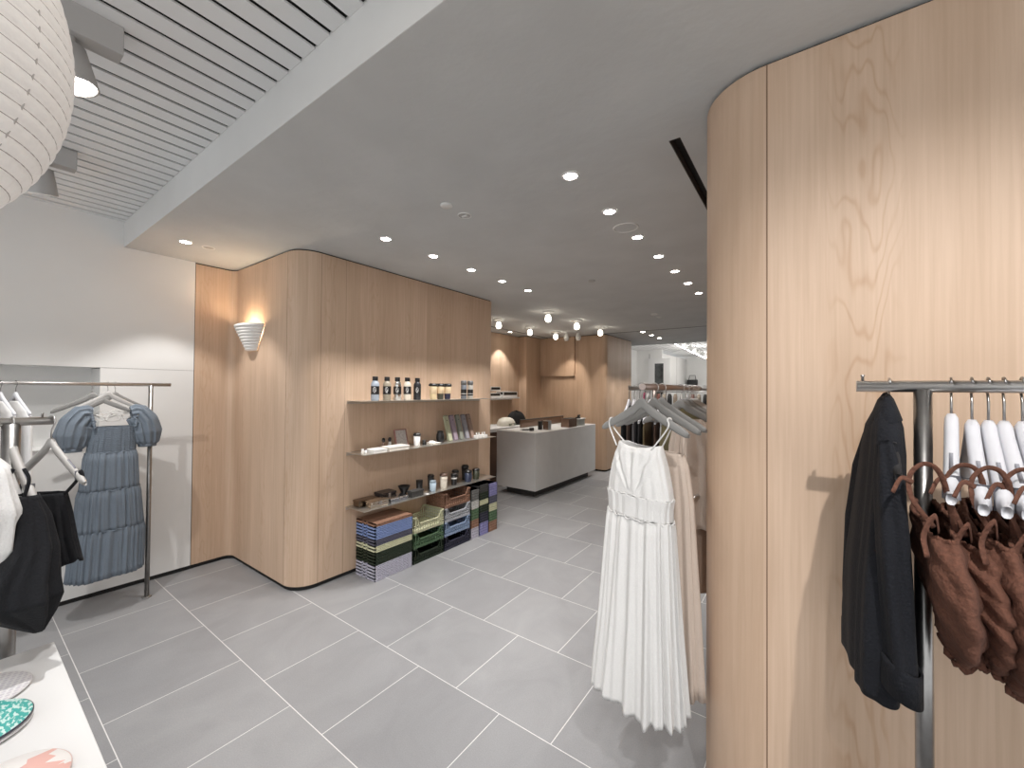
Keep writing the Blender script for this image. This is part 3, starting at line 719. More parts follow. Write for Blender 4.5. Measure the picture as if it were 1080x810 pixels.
for i, (x, dy, zt, zb) in enumerate([(.213,0,1.38,1.155),(.262,.03,1.365,1.145),(.292,.02,1.38,1.12),(.335,.03,1.365,1.11),(.365,.02,1.375,1.10),(.40,.03,1.365,1.10)]):
    brown_top(i, x, 1.10+dy, zt, zb, labs[i])

# --- blue dress on the left rack
blue = cloth('blue_linen', (.165, .198, .238), .10, 260, .35, 200)
BX = -4.15
hanger((BX-.015, .70, 1.605), PI/2, 'pale hanger carrying the blue puff-sleeve dress', M['hanger_pale'], RH, .17, .115, .014, .042, .030, hrot=PI/2)
hanger((BX-.02, .74, 1.60), PI/2+.12, 'dark grey hanger just behind the blue dress, nearer one', M['hanger_grey'], RH, .19, .12, .010, hrot=PI/2)
hanger((BX-.02, .62, 1.595), PI/2-.12, 'dark grey hanger behind the blue dress against the wall, farther one', M['hanger_grey'], RH, .20, .12, .010, hrot=PI/2)
bt = thing('blue_dress', (0, 0, 0), 'grey-blue tiered linen dress with puff sleeves and smocked bodice', 'dress')
def smock(rings, a=.0022, f=520):
    for r in rings:
        for i, p in enumerate(r):
            d = a*sin(p[2]*f); r[i] = (p[0]+d, p[1], p[2])
    return rings
CY = .73
MB().loft(smock(garment_rings([(1.345,BX,CY+.004,.118,.05,.002,0),(1.25,BX,CY-.002,.126,.055,.003,0),(1.155,BX,CY-.008,.132,.055,.003,.003)], PI/2, 71, nf=26, nth=160, sub=30))).build('bodice', blue, bt, solid=.002)
tiers = [[(1.158,BX,CY-.008,.135,.058,.004,.003),(1.12,BX,CY-.008,.144,.070,.0055,0),(.885,BX,CY-.012,.160,.080,.0055,.003)],
         [(.89,BX,CY-.012,.162,.082,.005,.003),(.85,BX,CY-.012,.170,.090,.006,0),(.60,BX,CY-.012,.188,.098,.0065,.003)],
         [(.605,BX,CY-.012,.188,.098,.006,.003),(.57,BX,CY-.012,.195,.104,.0065,0),(.27,BX,CY-.025,.203,.112,.009,.008)]]
for k, s in enumerate(tiers):
    MB().loft(garment_rings(s, PI/2, 72+k, nf=27+3*k, nth=300, sub=8)).build('skirt_tier', blue, bt, solid=.002)
for z, hw, hd in ((1.157,.136,.060),(.888,.163,.084),(.603,.190,.101)):
    MB().tube([(BX-hd*sin(a), CY-.010+hw*cos(a), z+.004*sin(a*21)) for a in [2*PI*i/100 for i in range(101)]], .004, 6, cap=False).build('gathered_seam', blue, bt)
def puff(pts, rad, seed):
    mb = MB(); rings = []; P = [Vector(p) for p in pts]; fine = []; R = []
    for k in range(len(P)-1):
        for j in range(8):
            u = j/8; fine.append(P[k].lerp(P[k+1], u)); R.append(rad[k]+(rad[k+1]-rad[k])*u)
    fine.append(P[-1]); R.append(rad[-1])
    ph = rnd(seed)
    for k, (p, r) in enumerate(zip(fine, R)):
        t = (fine[min(k+1, len(fine)-1)]-fine[max(k-1, 0)]).normalized(); a = Vector((1, 0, 0)); b = t.cross(a).normalized()
        env = .3+sin(PI*k/(len(fine)-1))
        rings.append([p+a*((r*.72+.007*env*sin(11*w+ph[0][0]))*cos(w))+b*((r+.008*env*sin(11*w+ph[0][0]+.15*k))*sin(w)) for w in [2*PI*i/90 for i in range(90)]])
    mb.loft(rings, True, True); return mb
for sgn, cy0 in ((-1, CY-.115), (1, CY+.095)):
    pts = [(BX,cy0-.0*sgn,1.43),(BX,cy0+.035*sgn,1.435),(BX,cy0+.075*sgn,1.37),(BX,cy0+.090*sgn,1.29),(BX,cy0+.098*sgn,1.215),(BX,cy0+.098*sgn,1.19)]
    sv = puff(pts, [.055,.070,.080,.088,.070,.050], 75+sgn).build('puff_sleeve', blue, bt)
    q = pts[-1]
    MB().loft([[(q[0]+.042*cos(w), q[1]+.052*sin(w)+.002*sin(9*w), z) for w in [2*PI*i/50 for i in range(50)]] for z in (1.20, 1.178)]).build('cuff', blue, sv, solid=.003)
    # ruffled shoulder edge from neckline to shoulder
    MB().tube([(BX+.05-.02*u+.004*sin(u*50), CY+.004+sgn*(.108+.022*u), 1.335+.145*u+.005*sin(u*40)) for u in [i/24 for i in range(25)]], .009, 8).build('neck_ruffle', blue, bt)
    MB().tube([(BX-.05+.02*u+.004*sin(u*50), CY+.004+sgn*(.108+.022*u), 1.345+.135*u+.005*sin(u*40)) for u in [i/24 for i in range(25)]], .009, 8).build('neck_ruffle', blue, bt)
lace = cloth('lace_cord', (.75, .73, .70), .02)
lt = thing('lace_cord', (BX-.02, CY, 1.44), 'tangle of thin white lacing cords inside the neckline of the blue dress', 'cord')
rr = random.Random(3)
for k in range(7):
    p = [(rr.uniform(-.015, .02), -.10+.2*j/6+rr.uniform(-.012, .012), rr.uniform(-.06, .03)-.0*j) for j in range(7)]
    MB().tube(p, .0028, 6).build('cord', lace, lt)

# --- white clothes at far left on the wall rack
wcl = cloth('white_linen', (.78, .77, .76), .03, 200, .25, 160)
for i in range(5):
    y = .02+.062*i
    hanger((-4.17, y, 1.60), .25, f'bright white hanger at the far left of the wall rack, {nth[i]} from the edge', M['hanger_white'], RH, .2, .13, .018, group='white hangers at the far left')
    simple_garment('white_shirt', f'white shirt at the far left of the wall rack, {nth[i]} from the edge', 'shirt',
        [(1.54,-4.16,y,.05,.012,0,0),(1.48,-4.16,y,.16,.018,.001,0),(1.42,-4.16,y,.20,.02,.002,0),(1.15,-4.16,y,.21,.022,.003,0),(.75,-4.16,y,.21,.024,.004,.004)], .25, 100+i, wcl, 'white shirts at the far left', nf=8, nth=60)

# --- black clothes on the nearer left rack
blk = cloth('black_knit_cloth', (.0035, .004, .0065), .2, 160, .4, 200)
hanger((FRX, .225, 1.455), math.radians(22), 'pale grey hanger with the cropped black top', M['hanger_pale'], FRZ, .175, .14, .016, .036, .030, slot=True)
hanger((FRX, .135, 1.455), math.radians(12), 'pale grey hanger seen edge-on holding the long black garment', M['hanger_pale'], FRZ, .19, .17, .022, .045, .04, slot=True)
simple_garment('cropped_top', 'cropped black strappy top hanging beside the blue dress hem', 'top',
    [(1.265,-2.17,.200,.070,.025,.002,0),(1.20,-2.17,.200,.082,.035,.004,0),(1.10,-2.17,.205,.092,.04,.006,0),(1.015,-2.17,.215,.100,.042,.007,.010)], math.radians(50), 111, blk,
    straps=[[(-2.335,.16,1.31),(-2.33,.171,1.345),(-2.30,.17,1.32),(-2.22,.155,1.26)],[(-2.055,.29,1.30),(-2.06,.281,1.343),(-2.075,.275,1.31),(-2.11,.25,1.26)]])
simple_garment('long_black_top', 'long black draped garment with pointed hem on the near left rack', 'dress',
    [(1.29,-2.03,.160,.030,.024,.001,0),(1.22,-2.05,.165,.07,.045,.004,0),(1.12,-2.06,.165,.11,.060,.007,0),(1.02,-2.06,.135,.14,.090,.013,0),(.97,-2.05,.130,.145,.100,.015,0),(.91,-2.045,.160,.09,.060,.010,0),(.845,-2.03,.188,.02,.012,.002,0)], math.radians(5), 113, blk, nf=7,
    straps=[[(-2.02,.15,1.375),(-2.005,.16,1.34),(-2.01,.15,1.28)],[(-2.04,.13,1.375),(-2.05,.12,1.34),(-2.05,.13,1.28)]])
simple_garment('white_blouse', 'crumpled white blouse cut off by the left frame edge', 'blouse',
    [(1.44,-2.14,.055,.04,.02,.002,0),(1.38,-2.12,.065,.11,.045,.009,0),(1.25,-2.10,.070,.14,.060,.018,.01),(1.14,-2.10,.068,.13,.058,.020,.01),(1.09,-2.10,.060,.11,.05,.012,.012)], .3, 115, wcl, nf=11)
hanger((FRX, .03, 1.455), .2, 'pale grey hanger of the crumpled white blouse at the left frame edge', M['hanger_pale'], FRZ, .19, .13, .018)

# ================================================================ TABLE AND PLATES
tb = thing('display_table', (-2.125, .235, 0), 'white display table in the bottom left corner', 'table')
MB().box(0, 1.62, -1.0, 0, .71, .75).build('tabletop', M['table'], tb, bevel=.002)
for (x, y) in ((.08, -.92), (1.50, -.92), (.08, -.12), (1.50, -.12)):
    MB().box(x, x+.05, y, y+.05, 0, .71).build('leg', M['table'], tb)
def pattern_mat(name, c1, c2, kind):
    m = bpy.data.materials.new(name); m.use_nodes = True; nt = m.node_tree; b = nt.nodes['Principled BSDF']; L = nt.links.new
    b.inputs['Roughness'].default_value = .45
    tc = N(nt, 'ShaderNodeTexCoord'); mp = N(nt, 'ShaderNodeMapping'); L(tc.outputs['Object'], mp.inputs['Vector'])
    if kind == 'weave':
        mp.inputs['Rotation'].default_value = (0, 0, .6); mp.inputs['Scale'].default_value = (60, 130, 1)
        n = N(nt, 'ShaderNodeTexNoise', Scale=1.0, Detail=2.0)
        L(mp.outputs[0], n.inputs['Vector']); out = n.outputs['Fac']; a, e = .50, .56
    elif kind == 'dots':
        mp.inputs['Rotation'].default_value = (0, 0, .3); mp.inputs['Scale'].default_value = (75, 75, 1)
        n = N(nt, 'ShaderNodeTexVoronoi', Scale=1.0); n.inputs['Randomness'].default_value = 0.0
        L(mp.outputs[0], n.inputs['Vector']); out = n.outputs['Distance']; a, e = .30, .42
    else:
        mp.inputs['Rotation'].default_value = (0, 0, .5); mp.inputs['Scale'].default_value = (42, 17, 1)
        n = N(nt, 'ShaderNodeTexVoronoi', Scale=1.0); L(mp.outputs[0], n.inputs['Vector'])
        sp_ = N(nt, 'ShaderNodeSeparateXYZ'); L(n.outputs['Color'], sp_.inputs[0]); out = sp_.outputs['X']; a, e = .45, .5
    r = N(nt, 'ShaderNodeValToRGB'); L(out, r.inputs['Fac']); r.color_ramp.elements[0].position = a; r.color_ramp.elements[1].position = e
    r.color_ramp.elements[0].color = (*c1, 1); r.color_ramp.elements[1].color = (*c2, 1)
    L(r.outputs[0], b.inputs['Base Color']); return m
def plate(x, y, z, r, m, rimc, label, layers=1):
    t = thing('plate', (x, y, z), label, 'plate', 'plates on the white table')
    MB().lathe([(r*.7, 0), (r*.95, .002), (r, .006), (r, .009), (r*.97, .0105), (r*.94, .009), (.002, .009)], n=64).build('plate_body', rimc, t)
    MB().lathe([(r*.985, .0095), (r*.97, .0112), (r*.5, .0112), (.002, .0112)], n=64, cap=False).build('glazed_face', m, t)
    return t
dk = cm('plate_rim_dark', (.05, .05, .08), .4); wh = cm('plate_rim_white', (.75, .74, .76), .4); pk = cm('plate_rim_pink', (.75, .55, .52), .4)
plate(-1.91, .068, .75, .10, pattern_mat('plate_dots', (.62, .60, .64), (.78, .77, .78), 'dots'), wh, 'white dotted round plate, farthest of those on the table')
plate(-1.715, .05, .75, .105, wh, wh, 'plain white plate stacked under the teal one')
plate(-1.715, .05, .7605, .105, pattern_mat('plate_teal', (.06, .42, .38), (.62, .80, .76), 'weave'), dk, 'teal and white flecked plate with a dark rim on top of a white plate')
plate(-1.42, .085, .75, .105, pattern_mat('plate_pink', (.80, .48, .43), (.85, .82, .80), 'patch'), pk, 'pink and white patterned plate at the bottom frame edge')

# ================================================================ SHELVES ON THE MAPLE WALL
for i, (z, lab) in enumerate([(1.53, 'top steel wall shelf with flasks and cups'), (1.078, 'middle steel wall shelf with slim boxes and a framed card'), (.605, 'lowest steel wall shelf above the crates')]):
    t = thing('wall_shelf', (-3.27, 2.06, z), lab, 'shelf', 'steel shelves on the maple wall')
    MB().box(0, .27, 0, 1.785, -.005, 0).build('shelf_plate', M['steel_shelf'], t)
    MB().box(0, .006, 0, 1.785, -.03, -.005).build('wall_flange', M['steel_shelf'], t)
Z1, Z2, Z3 = 1.53, 1.078, .605
def bottle(x, y, z, r, h, body, label, cap=None, lab=True):
    t = thing('flask', (x, y, z), label, 'bottle', 'flasks on the top shelf')
    MB().lathe([(r*.9,0),(r,.006),(r,h*.62),(r*.97,h*.70),(r*.75,h*.78),(r*.60,h*.81),(r*.6,h*.83)], n=28).build('bottle_body', body, t)
    MB().lathe([(r*.66,h*.83),(r*.68,h*.84),(r*.68,h*.985),(r*.62,h)], n=24).build('cap', cap or M['black_plastic'], t)
    if lab:
        lb_ = MB().lathe([(r*1.012,h*.26),(r*1.012,h*.60)], n=28, cap=False).build('label_band', M['black_plastic'], t)
        # pale round print on the black label, turned to the room
        prt = MB(); a0 = -.75
        for rowi in range(5):
            for ci in range(5):
                if (rowi*3+ci*5+int(y*100)) % 4 == 0: continue
                aa = a0+(ci-2)*.16; zz = h*(.33+.05*rowi)
                prt.loft([[(r*1.02*cos(aa+d), r*1.02*sin(aa+d), zz+e) for d, e in ((-.055,0),(.055,0),(.055,h*.03),(-.055,h*.03))], [(r*1.022*cos(aa+d), r*1.022*sin(aa+d), zz+e) for d, e in ((-.055,0),(.055,0),(.055,h*.03),(-.055,h*.03))]], True, True)
        prt.build('label_print', M['paper'], lb_)
    return t
bcol = [('blue_grey_glaze', (.38,.43,.50), 'pale blue-grey flask with black cap, first from the left on the top shelf', 0),
        ('taupe_glaze', (.34,.30,.23), 'taupe flask with black cap, second from the left on the top shelf', 0),
        ('chrome', (.8,.8,.8), 'shiny chrome flask with black cap in the middle of the five flasks', 1),
        ('cream_glaze', (.72,.66,.56), 'cream flask with black cap, fourth from the left on the top shelf', 0),
        ('black_glaze', (.02,.02,.025), 'all black flask, right end of the five flasks', 0)]
for (nm, c, lb, me), y in zip(bcol, (2.24, 2.367, 2.484, 2.602, 2.726)):
    bottle(-3.12, y, Z1, .036, .215, cm(nm, c, .15 if me else .4, me), lb)
for (nm, c, lb), y in zip([('sand_cup', (.62,.50,.30), 'sand coloured cup with black lid and wooden band, left of three'), ('olive_cup', (.05,.05,.035), 'dark olive cup with black lid and wooden band, middle of three'), ('navy_cup', (.02,.02,.045), 'navy cup with black lid and wooden band, right of three')], (2.937, 3.04, 3.143)):
    t = thing('travel_cup', (-3.12, y, Z1), lb, 'cup', 'travel cups on the top shelf')
    h = .165; r = .042
    MB().lathe([(r*.72,0),(r*.74,.004),(r*.98,h*.86)], n=26).build('cup_body', cm(nm, c, .4), t)
    MB().lathe([(r*.84,h*.36),(r*.86,h*.365),(r*1.0,h*.80),(r*.97,h*.81)], n=26, cap=False).build('grip_band', cm('pale_wood_band', (.74,.58,.38), .5), t)
    MB().lathe([(r*1.08,h*.84),(r*1.1,h*.86),(r*1.1,h*.93),(r*.95,h*.95),(r*.9,h)], n=26).build('lid', M['black_plastic'], t)
for (nm, c, lb), y in zip([('steel_blue', (.17,.19,.22), 'grey-blue tumbler with wide lid, left of two at the shelf end'), ('stone_grey', (.42,.40,.36), 'stone grey tumbler with wide lid, right of two at the shelf end')], (3.399, 3.508)):
    t = thing('tumbler', (-3.12, y, Z1), lb, 'bottle', 'tumblers at the right of the top shelf')
    MB().lathe([(.030,0),(.033,.005),(.033,.15),(.031,.155)], n=26).build('tumbler_body', cm(nm, c, .4), t)
    MB().lathe([(.031,.155),(.034,.158),(.034,.19),(.028,.205)], n=26).build('lid', cm('grey_lid', (.13,.13,.13), .4), t)
    MB().lathe([(.0335,.035),(.0335,.105)], n=26, cap=False).build('label_band', M['black_plastic'], t)
    MB().lathe([(.0337,.055),(.0337,.060)], n=26, cap=False).build('label_line', M['paper'], t)

# middle shelf
def cardbox(x0, x1, y0, y1, z, h, m, label, name='box', cat='box', group=None, lid=True):
    t = thing(name, ((x0+x1)/2, (y0+y1)/2, z), label, cat, group)
    hx2, hy2 = (x1-x0)/2, (y1-y0)/2
    MB().box(-hx2, hx2, -hy2, hy2, 0, h*.7).build('box_base', m, t, bevel=.002)
    if lid: MB().box(-hx2-.003, hx2+.003, -hy2-.003, hy2+.003, h*.7, h).build('box_lid', m, t, bevel=.002)
    return t
cream = cm('cream_card', (.80,.76,.70), .6)
cardbox(-3.14, -3.02, 2.16, 2.30, Z2, .03, M['paper'], 'flat white box at the left end of the middle shelf')
cardbox(-3.14, -3.02, 2.325, 2.55, Z2, .035, cream, 'long flat cream box in front of the framed card')
for k, y in enumerate((2.10, 2.13)):
    t = thing('jar', (-3.09, y, Z2), ['tiny pale jar', 'tiny dark-topped jar'][k]+' at the far left end of the middle shelf', 'jar')
    MB().lathe([(.011,0),(.012,.003),(.012,.028)], n=16).build('jar_body', [cream, M['paper']][k], t)
    MB().lathe([(.010,.028),(.012,.03),(.011,.04)], n=16).build('lid', [M['paper'], cm('brown_lid', (.12,.07,.05), .4)][k], t)
for k, y in enumerate((2.38, 2.45)):
    t = thing('dropper_bottle', (-3.18, y, Z2), ['brown small bottle with black round cap behind the cream box', 'white small bottle with black round cap behind the cream box'][k], 'bottle')
    MB().lathe([(.014,0),(.015,.004),(.015,.05),(.008,.06),(.008,.064)], n=18).build('bottle_body', [cm('brown_glass', (.30,.2,.15), .3), M['paper']][k], t)
    MB().lathe([(.010,.064),(.015,.072),(.016,.085),(.012,.098),(.003,.103)], n=18).build('cap', M['black_plastic'], t)
t = thing('framed_card', (-3.14, 2.57, Z2), 'grey printed card in a rose-brown frame leaning on the middle shelf', 'frame')
rt_ = math.radians(-14)
def leanbox(t, x0, x1, y0, y1, z0, z1, m, nm, ang=rt_):
    mb = MB().box(x0, x1, y0, y1, z0, z1)
    mb.v = [(x*cos(ang)+z*sin(ang), y, -x*sin(ang)+z*cos(ang)) for x, y, z in mb.v]
    return mb.build(nm, m, t)
leanbox(t, -.006, 0, -.062, .062, .003, .165, cm('card_print', (.38,.35,.33), .6, noise=.25, nscale=90), 'card')
fr = cm('rose_frame', (.27,.13,.11), .45)
f_ = MB().box(-.012,.004,-.072,-.062,.0,.175).box(-.012,.004,.062,.072,.0,.175).box(-.012,.004,-.062,.062,.165,.175).box(-.012,.004,-.062,.062,0,.008)
f_.v = [(x*cos(rt_)+z*sin(rt_), y, -x*sin(rt_)+z*cos(rt_)) for x, y, z in f_.v]; f_.build('frame_border', fr, t)
t = thing('travel_cup', (-3.11, 2.72, Z2), 'white ribbed cup with black lid on the middle shelf', 'cup')
MB().lathe([(.026,0),(.027,.004),(.034,.10)], n=24).build('cup_body', M['paper'], t)
MB().lathe([(.037,.10),(.038,.104),(.037,.115),(.030,.12),(.028,.128)], n=24).build('lid', M['black_plastic'], t)
t = thing('candle_jar', (-3.11, 2.815, Z2), 'small dark candle jar right of the white cup', 'jar')
MB().lathe([(.018,0),(.02,.003),(.02,.035)], n=18).build('jar_body', M['black_plastic'], t); MB().lathe([(.021,.035),(.021,.045),(.018,.048)], n=18).build('lid', M['dark_plinth'], t)
cardbox(-3.12, -3.03, 2.86, 2.96, Z2, .018, cream, 'small flat cream box left of the black vase')
t = thing('card_sign', (-3.11, 2.93, Z2+.018), 'small tilted cream card lying on the flat cream box', 'card')
leanbox(t, -.03, .03, -.03, .03, .0, .004, M['paper'], 'card_sheet', math.radians(12))
t = thing('vase', (-3.12, 3.045, Z2), 'round black vase with flat rim on the middle shelf', 'vase')
MB().lathe([(.026,0),(.030,.004),(.040,.035),(.043,.06),(.040,.085),(.032,.105),(.030,.112)], n=28).build('vase_body', M['black_plastic'], t)
MB().lathe([(.030,.112),(.034,.114),(.034,.120),(.024,.120),(.024,.112)], n=28, cap=False).build('rim', M['black_plastic'], t)
for k, (y, nm, c, lb) in enumerate([(3.19,'pale_green_card',(.46,.47,.33),'pale green slim box leaning on the wall, first of the five'),(3.275,'mauve_card',(.34,.27,.33),'mauve slim box leaning on the wall, second of the five'),(3.37,'grey_green_card',(.25,.26,.22),'grey-green slim box leaning on the wall, third of the five'),(3.465,'lilac_grey_card',(.30,.29,.32),'lilac-grey slim box leaning on the wall, fourth of the five'),(3.55,'taupe_card',(.30,.21,.17),'taupe slim box leaning on the wall, last of the five')]):
    t = thing('slim_box', (-3.10, y, Z2), lb, 'box', 'slim boxes leaning on the middle shelf')
    leanbox(t, -.03, 0, -.026, .026, .008, .275, cm(nm, c, .6), 'box_sleeve', math.radians(-17))
    leanbox(t, -.0285, -.0015, -.0245, .0245, .275, .288, cm(nm+'_top', [q*.55 for q in c], .6), 'box_end', math.radians(-17))
    leanbox(t, 0, .0008, -.005, .005, .225, .235, M['black_plastic'], 'logo_dot', math.radians(-17))
for k, y in enumerate((3.60, 3.70)):
    t = thing('bottle_tray', (-3.08, y, Z2), ['left', 'right'][k]+' white tray of tiny white bottles at the right end of the middle shelf', 'tray')
    MB().box(-.03,.03,-.042,.042,0,.03).build('tray', M['paper'], t, bevel=.002)
    for q in (-.02, .02):
        MB().lathe([(.008,.03),(.009,.032),(.009,.045),(.005,.052),(.005,.062)], 0, q, 0, 14).build('bottle', M['paper'], t)

# lowest shelf
def tin(x0, x1, y0, y1, z, h, m, label, m2=None):
    t = thing('lunch_tin', ((x0+x1)/2, (y0+y1)/2, z), label, 'tin', 'tins on the lowest shelf')
    a, b = (x1-x0)/2, (y1-y0)/2
    MB().box(-a, a, -b, b, 0, h*.72).build('tin_body', m, t, bevel=.006)
    MB().box(-a-.004, a+.004, -b-.004, b+.004, h*.72, h).build('tin_lid', m2 or m, t, bevel=.005)
    MB().box(a+.004, a+.009, -.012, .012, h*.45, h*.9).build('clasp', M['steel'], t)
    return t
tin(-3.12, -3.03, 2.155, 2.33, Z3, .055, cm('champagne_metal', (.62,.56,.48), .25, 1), 'champagne metal lunch tin at the left end of the lowest shelf')
tin(-3.235, -3.14, 2.11, 2.30, Z3, .055, cm('bronze_metal', (.20,.15,.11), .3, 1), 'dark bronze lunch tin behind the champagne one')
tin(-3.12, -3.03, 2.36, 2.545, Z3, .045, cm('blue_silver', (.42,.46,.52), .25, 1), 'blue-silver flat tin in the middle of the lowest shelf', cm('bright_steel', (.75,.77,.8), .2, 1))
tin(-3.25, -3.14, 2.34, 2.50, Z3, .075, cm('charcoal_lacquer', (.03,.025,.025), .3), 'flat charcoal box behind the blue-silver tin')
t = thing('bowl', (-3.15, 2.60, Z3), 'black footed bowl on the lowest shelf', 'bowl')
MB().lathe([(.028,0),(.03,.004),(.024,.03),(.03,.045),(.055,.09),(.058,.098),(.054,.098),(.03,.055),(.002,.05)], n=30).build('bowl_body', M['black_plastic'], t)
cardbox(-3.10, -3.03, 2.60, 2.74, Z3, .06, M['dark_plinth'], 'small black box in front of the footed bowl')
cardbox(-3.045, -3.01, 2.765, 2.80, Z3, .006, M['paper'], 'little white price card on the lowest shelf', 'price_card', 'card', lid=False)
def cup(y, x, r, h, m, label, lidm=None, nm='tumbler', band=None):
    t = thing(nm, (x, y, Z3), label, 'cup', 'tumblers on the lowest shelf')
    MB().lathe([(r*.82,0),(r*.84,.004),(r,h*.82 if lidm else h)], n=24).build('cup_body', m, t)
    if lidm: MB().lathe([(r*1.03,h*.82),(r*1.06,h*.84),(r*1.06,h*.93),(r*.9,h*.95),(r*.85,h)], n=24).build('lid', lidm, t)
    if band: MB().lathe([(r*.99,h*.55),(r*1.01,h*.66)], n=24, cap=False).build('band', band, t)
    return t
cup(2.775,-3.13,.033,.125,M['black_plastic'],'plain matt black cylinder on the lowest shelf')
t = cup(2.90,-3.07,.034,.085,cm('ice_blue_glaze',(.42,.52,.60),.3),'ice blue cup with a knobbly rim on the lowest shelf')
MB().lathe([(.03,.085),(.03,.10),(.034,.105)], n=8).build('rim', M['ice_blue_glaze'], t)
cup(2.965,-3.17,.033,.145,M['dark_plinth'],'dark tumbler standing behind the ice blue cup',M['black_plastic'])
cup(3.07,-3.09,.040,.15,cm('cream_glaze',(.7,.6,.5)),'cream tumbler with brown lid on the lowest shelf',cm('brown_lid',(.1,.06,.05)),band=cm('light_band',(.8,.72,.62)))
cup(3.225,-3.09,.034,.125,M['black_plastic'],'black tumbler with a white band near the shelf middle',M['black_plastic'],band=M['paper'])
cup(3.33,-3.17,.038,.135,cm('brown_cup',(.12,.085,.055),.4),'brown tumbler with black lid behind the others',M['black_plastic'])
t = cup(3.44,-3.08,.042,.125,cm('navy_glaze',(.035,.045,.085),.35),'navy mug near the right end of the lowest shelf',M['black_plastic'],'mug')
MB().tube([(.038,-.01,.03),(.065,-.02,.035),(.068,-.02,.085),(.04,-.01,.09)], .005).build('handle', M['navy_glaze'], t)
cup(3.50,-3.18,.04,.165,M['black_plastic'],'tall black tumbler behind the navy mug',M['black_plastic'])
t = cup(3.60,-3.10,.040,.12,cm('olive_glaze',(.05,.055,.035),.35),'dark olive mug at the right end of the lowest shelf',M['black_plastic'],'mug')
MB().tube([(.038,-.01,.03),(.062,-.02,.035),(.064,-.02,.08),(.04,-.01,.085)], .005).build('handle', M['olive_glaze'], t)

# ================================================================ CRATES
cc = dict(lilac=((.50,.49,.58),'lilac grey'), black_green=((.018,.03,.016),'very dark green'), cream=((.62,.62,.42),'pale yellow'), slate=((.10,.10,.14),'slate'), blue=((.22,.30,.55),'cornflower blue'),
          rose=((.30,.165,.11),'terracotta brown'), green=((.09,.16,.085),'forest green'), ice=((.52,.54,.58),'ice white'), sky=((.30,.40,.58),'sky blue'), navy=((.035,.035,.06),'navy'), grey=((.17,.17,.165),'mid grey'),
          white=((.58,.57,.55),'off-white'), violet=((.27,.26,.50),'violet'), charcoal=((.06,.06,.06),'charcoal'))
for k, (c, n) in cc.items(): cm('plastic_'+k, c, .5)
def folded_crate(y0, y1, z, h, key, label, x0=-3.235, x1=-2.96, group='folded crates'):
    t = thing('folded_crate', ((x0+x1)/2, (y0+y1)/2, z), label, 'crate', group)
    a, b = (x1-x0)/2, (y1-y0)/2; g = .001
    g = .0018; mb = MB().box(-a+.006, a-.012, -b+.008, b-.008, g, h-g)                                 # core
    mb.box(-a, a, -b, b, h*.66, h-g)                                                        # upper lip
    n = 9
    mb.box(a-.012, a, -b, b, g, h*.40)                                                      # front band
    for s in (-1, 1):
        for (u0, u1) in ((-a, -a*.38), (-a*.22, a*.02), (a*.20, a)):
            yy0, yy1 = (-b, -b+.008) if s < 0 else (b-.008, b)
            mb.box(u0, u1, yy0, yy1, g, h-g)
    for i in range(n):
        y = -b+(i+.5)*2*b/n; mb.box(a-.012, a, y-.003, y+.003, h*.40, h*.66)
    mb.build('crate_body', M['plastic_'+key], t)
    if key in ('rose',) and h > .02:
        MB().box(-a+.01, a-.01, -b+.01, b-.01, h-g, h).build('lid_panel', M['plastic_'+key], t)
    return t
H = .489/18; z = 0; seqc = ['lilac']*5+['black_green']*4+['cream']*2+['slate']*2+['blue']*4+['rose']
cnt = {}
for i, k in enumerate(seqc):
    cnt[k] = cnt.get(k, 0)+1; tot = seqc.count(k)
    w = 'the only brown one, topmost of the big stack' if tot == 1 else (f'{["lowest","second","third","fourth","fifth"][cnt[k]-1]} of its {tot} in the big left stack')
    folded_crate(2.146, 2.547, z, H, k, f'folded {cc[k][1]} crate, {w}'); z += H
def open_crate(y0, y1, z, h, key, label, x0=-3.235, x1=-2.965):
    t = thing('open_crate', ((x0+x1)/2, (y0+y1)/2, z), label, 'crate', 'open stacked crates')
    a, b = (x1-x0)/2, (y1-y0)/2; m = M['plastic_'+key]; th = .006
    MB().box(-a+.003, a-.003, -b+.003, b-.003, .002, .010).build('crate_base', m, t)
    dip = h*.52
    for s in (1, -1):     # long sides, front has the dipped hand opening
        X0, X1 = (a-th, a) if s > 0 else (-a, -a+th)
        wb = MB()
        wb.box(X0, X1, -b, b, 0, h*.16)
        wb.extr([(-b,h*.92),(-b,h),(-b+.035,h),(-b+.075,dip+h*.08),(b-.075,dip+h*.08),(b-.035,h),(b,h),(b,h*.92),(b-.040,h*.92),(b-.082,dip),(-b+.082,dip),(-b+.040,h*.92)][::-1], 'x', X0-.003*(s<0), X1+.003*(s>0))
        nb = 13
        for i in range(nb+1):
            y = -b+i*(2*b)/nb; top = h*.93 if (y < -b+.045 or y > b-.045) else dip+h*.03
            if y < -b+.08 and y > -b+.04 or (y > b-.08 and y < b-.04): top = h*.68
            wb.box(X0, X1, max(-b, y-.004), min(b, y+.004), 0, top)
        for zz in (h*.30, h*.43):
            wb.box(X0, X1, -b, b, zz, zz+h*.045)
        wb.build('long_side', m, t)
    for s in (1, -1):
        Y0, Y1 = (b-th, b) if s > 0 else (-b, -b+th); sb_ = MB()
        sb_.box(-a, a, Y0, Y1, 0, h*.16); sb_.box(-a, a, Y0, Y1, h*.88, h)
        for i in range(12):
            x = -a+i*(2*a)/11; sb_.box(max(-a, x-.004), min(a, x+.004), Y0, Y1, 0, h)
        for zz in (h*.33, h*.52, h*.7): sb_.box(-a, a, Y0, Y1, zz, zz+h*.06)
        sb_.build('short_side', m, t)
    return t
z = 0
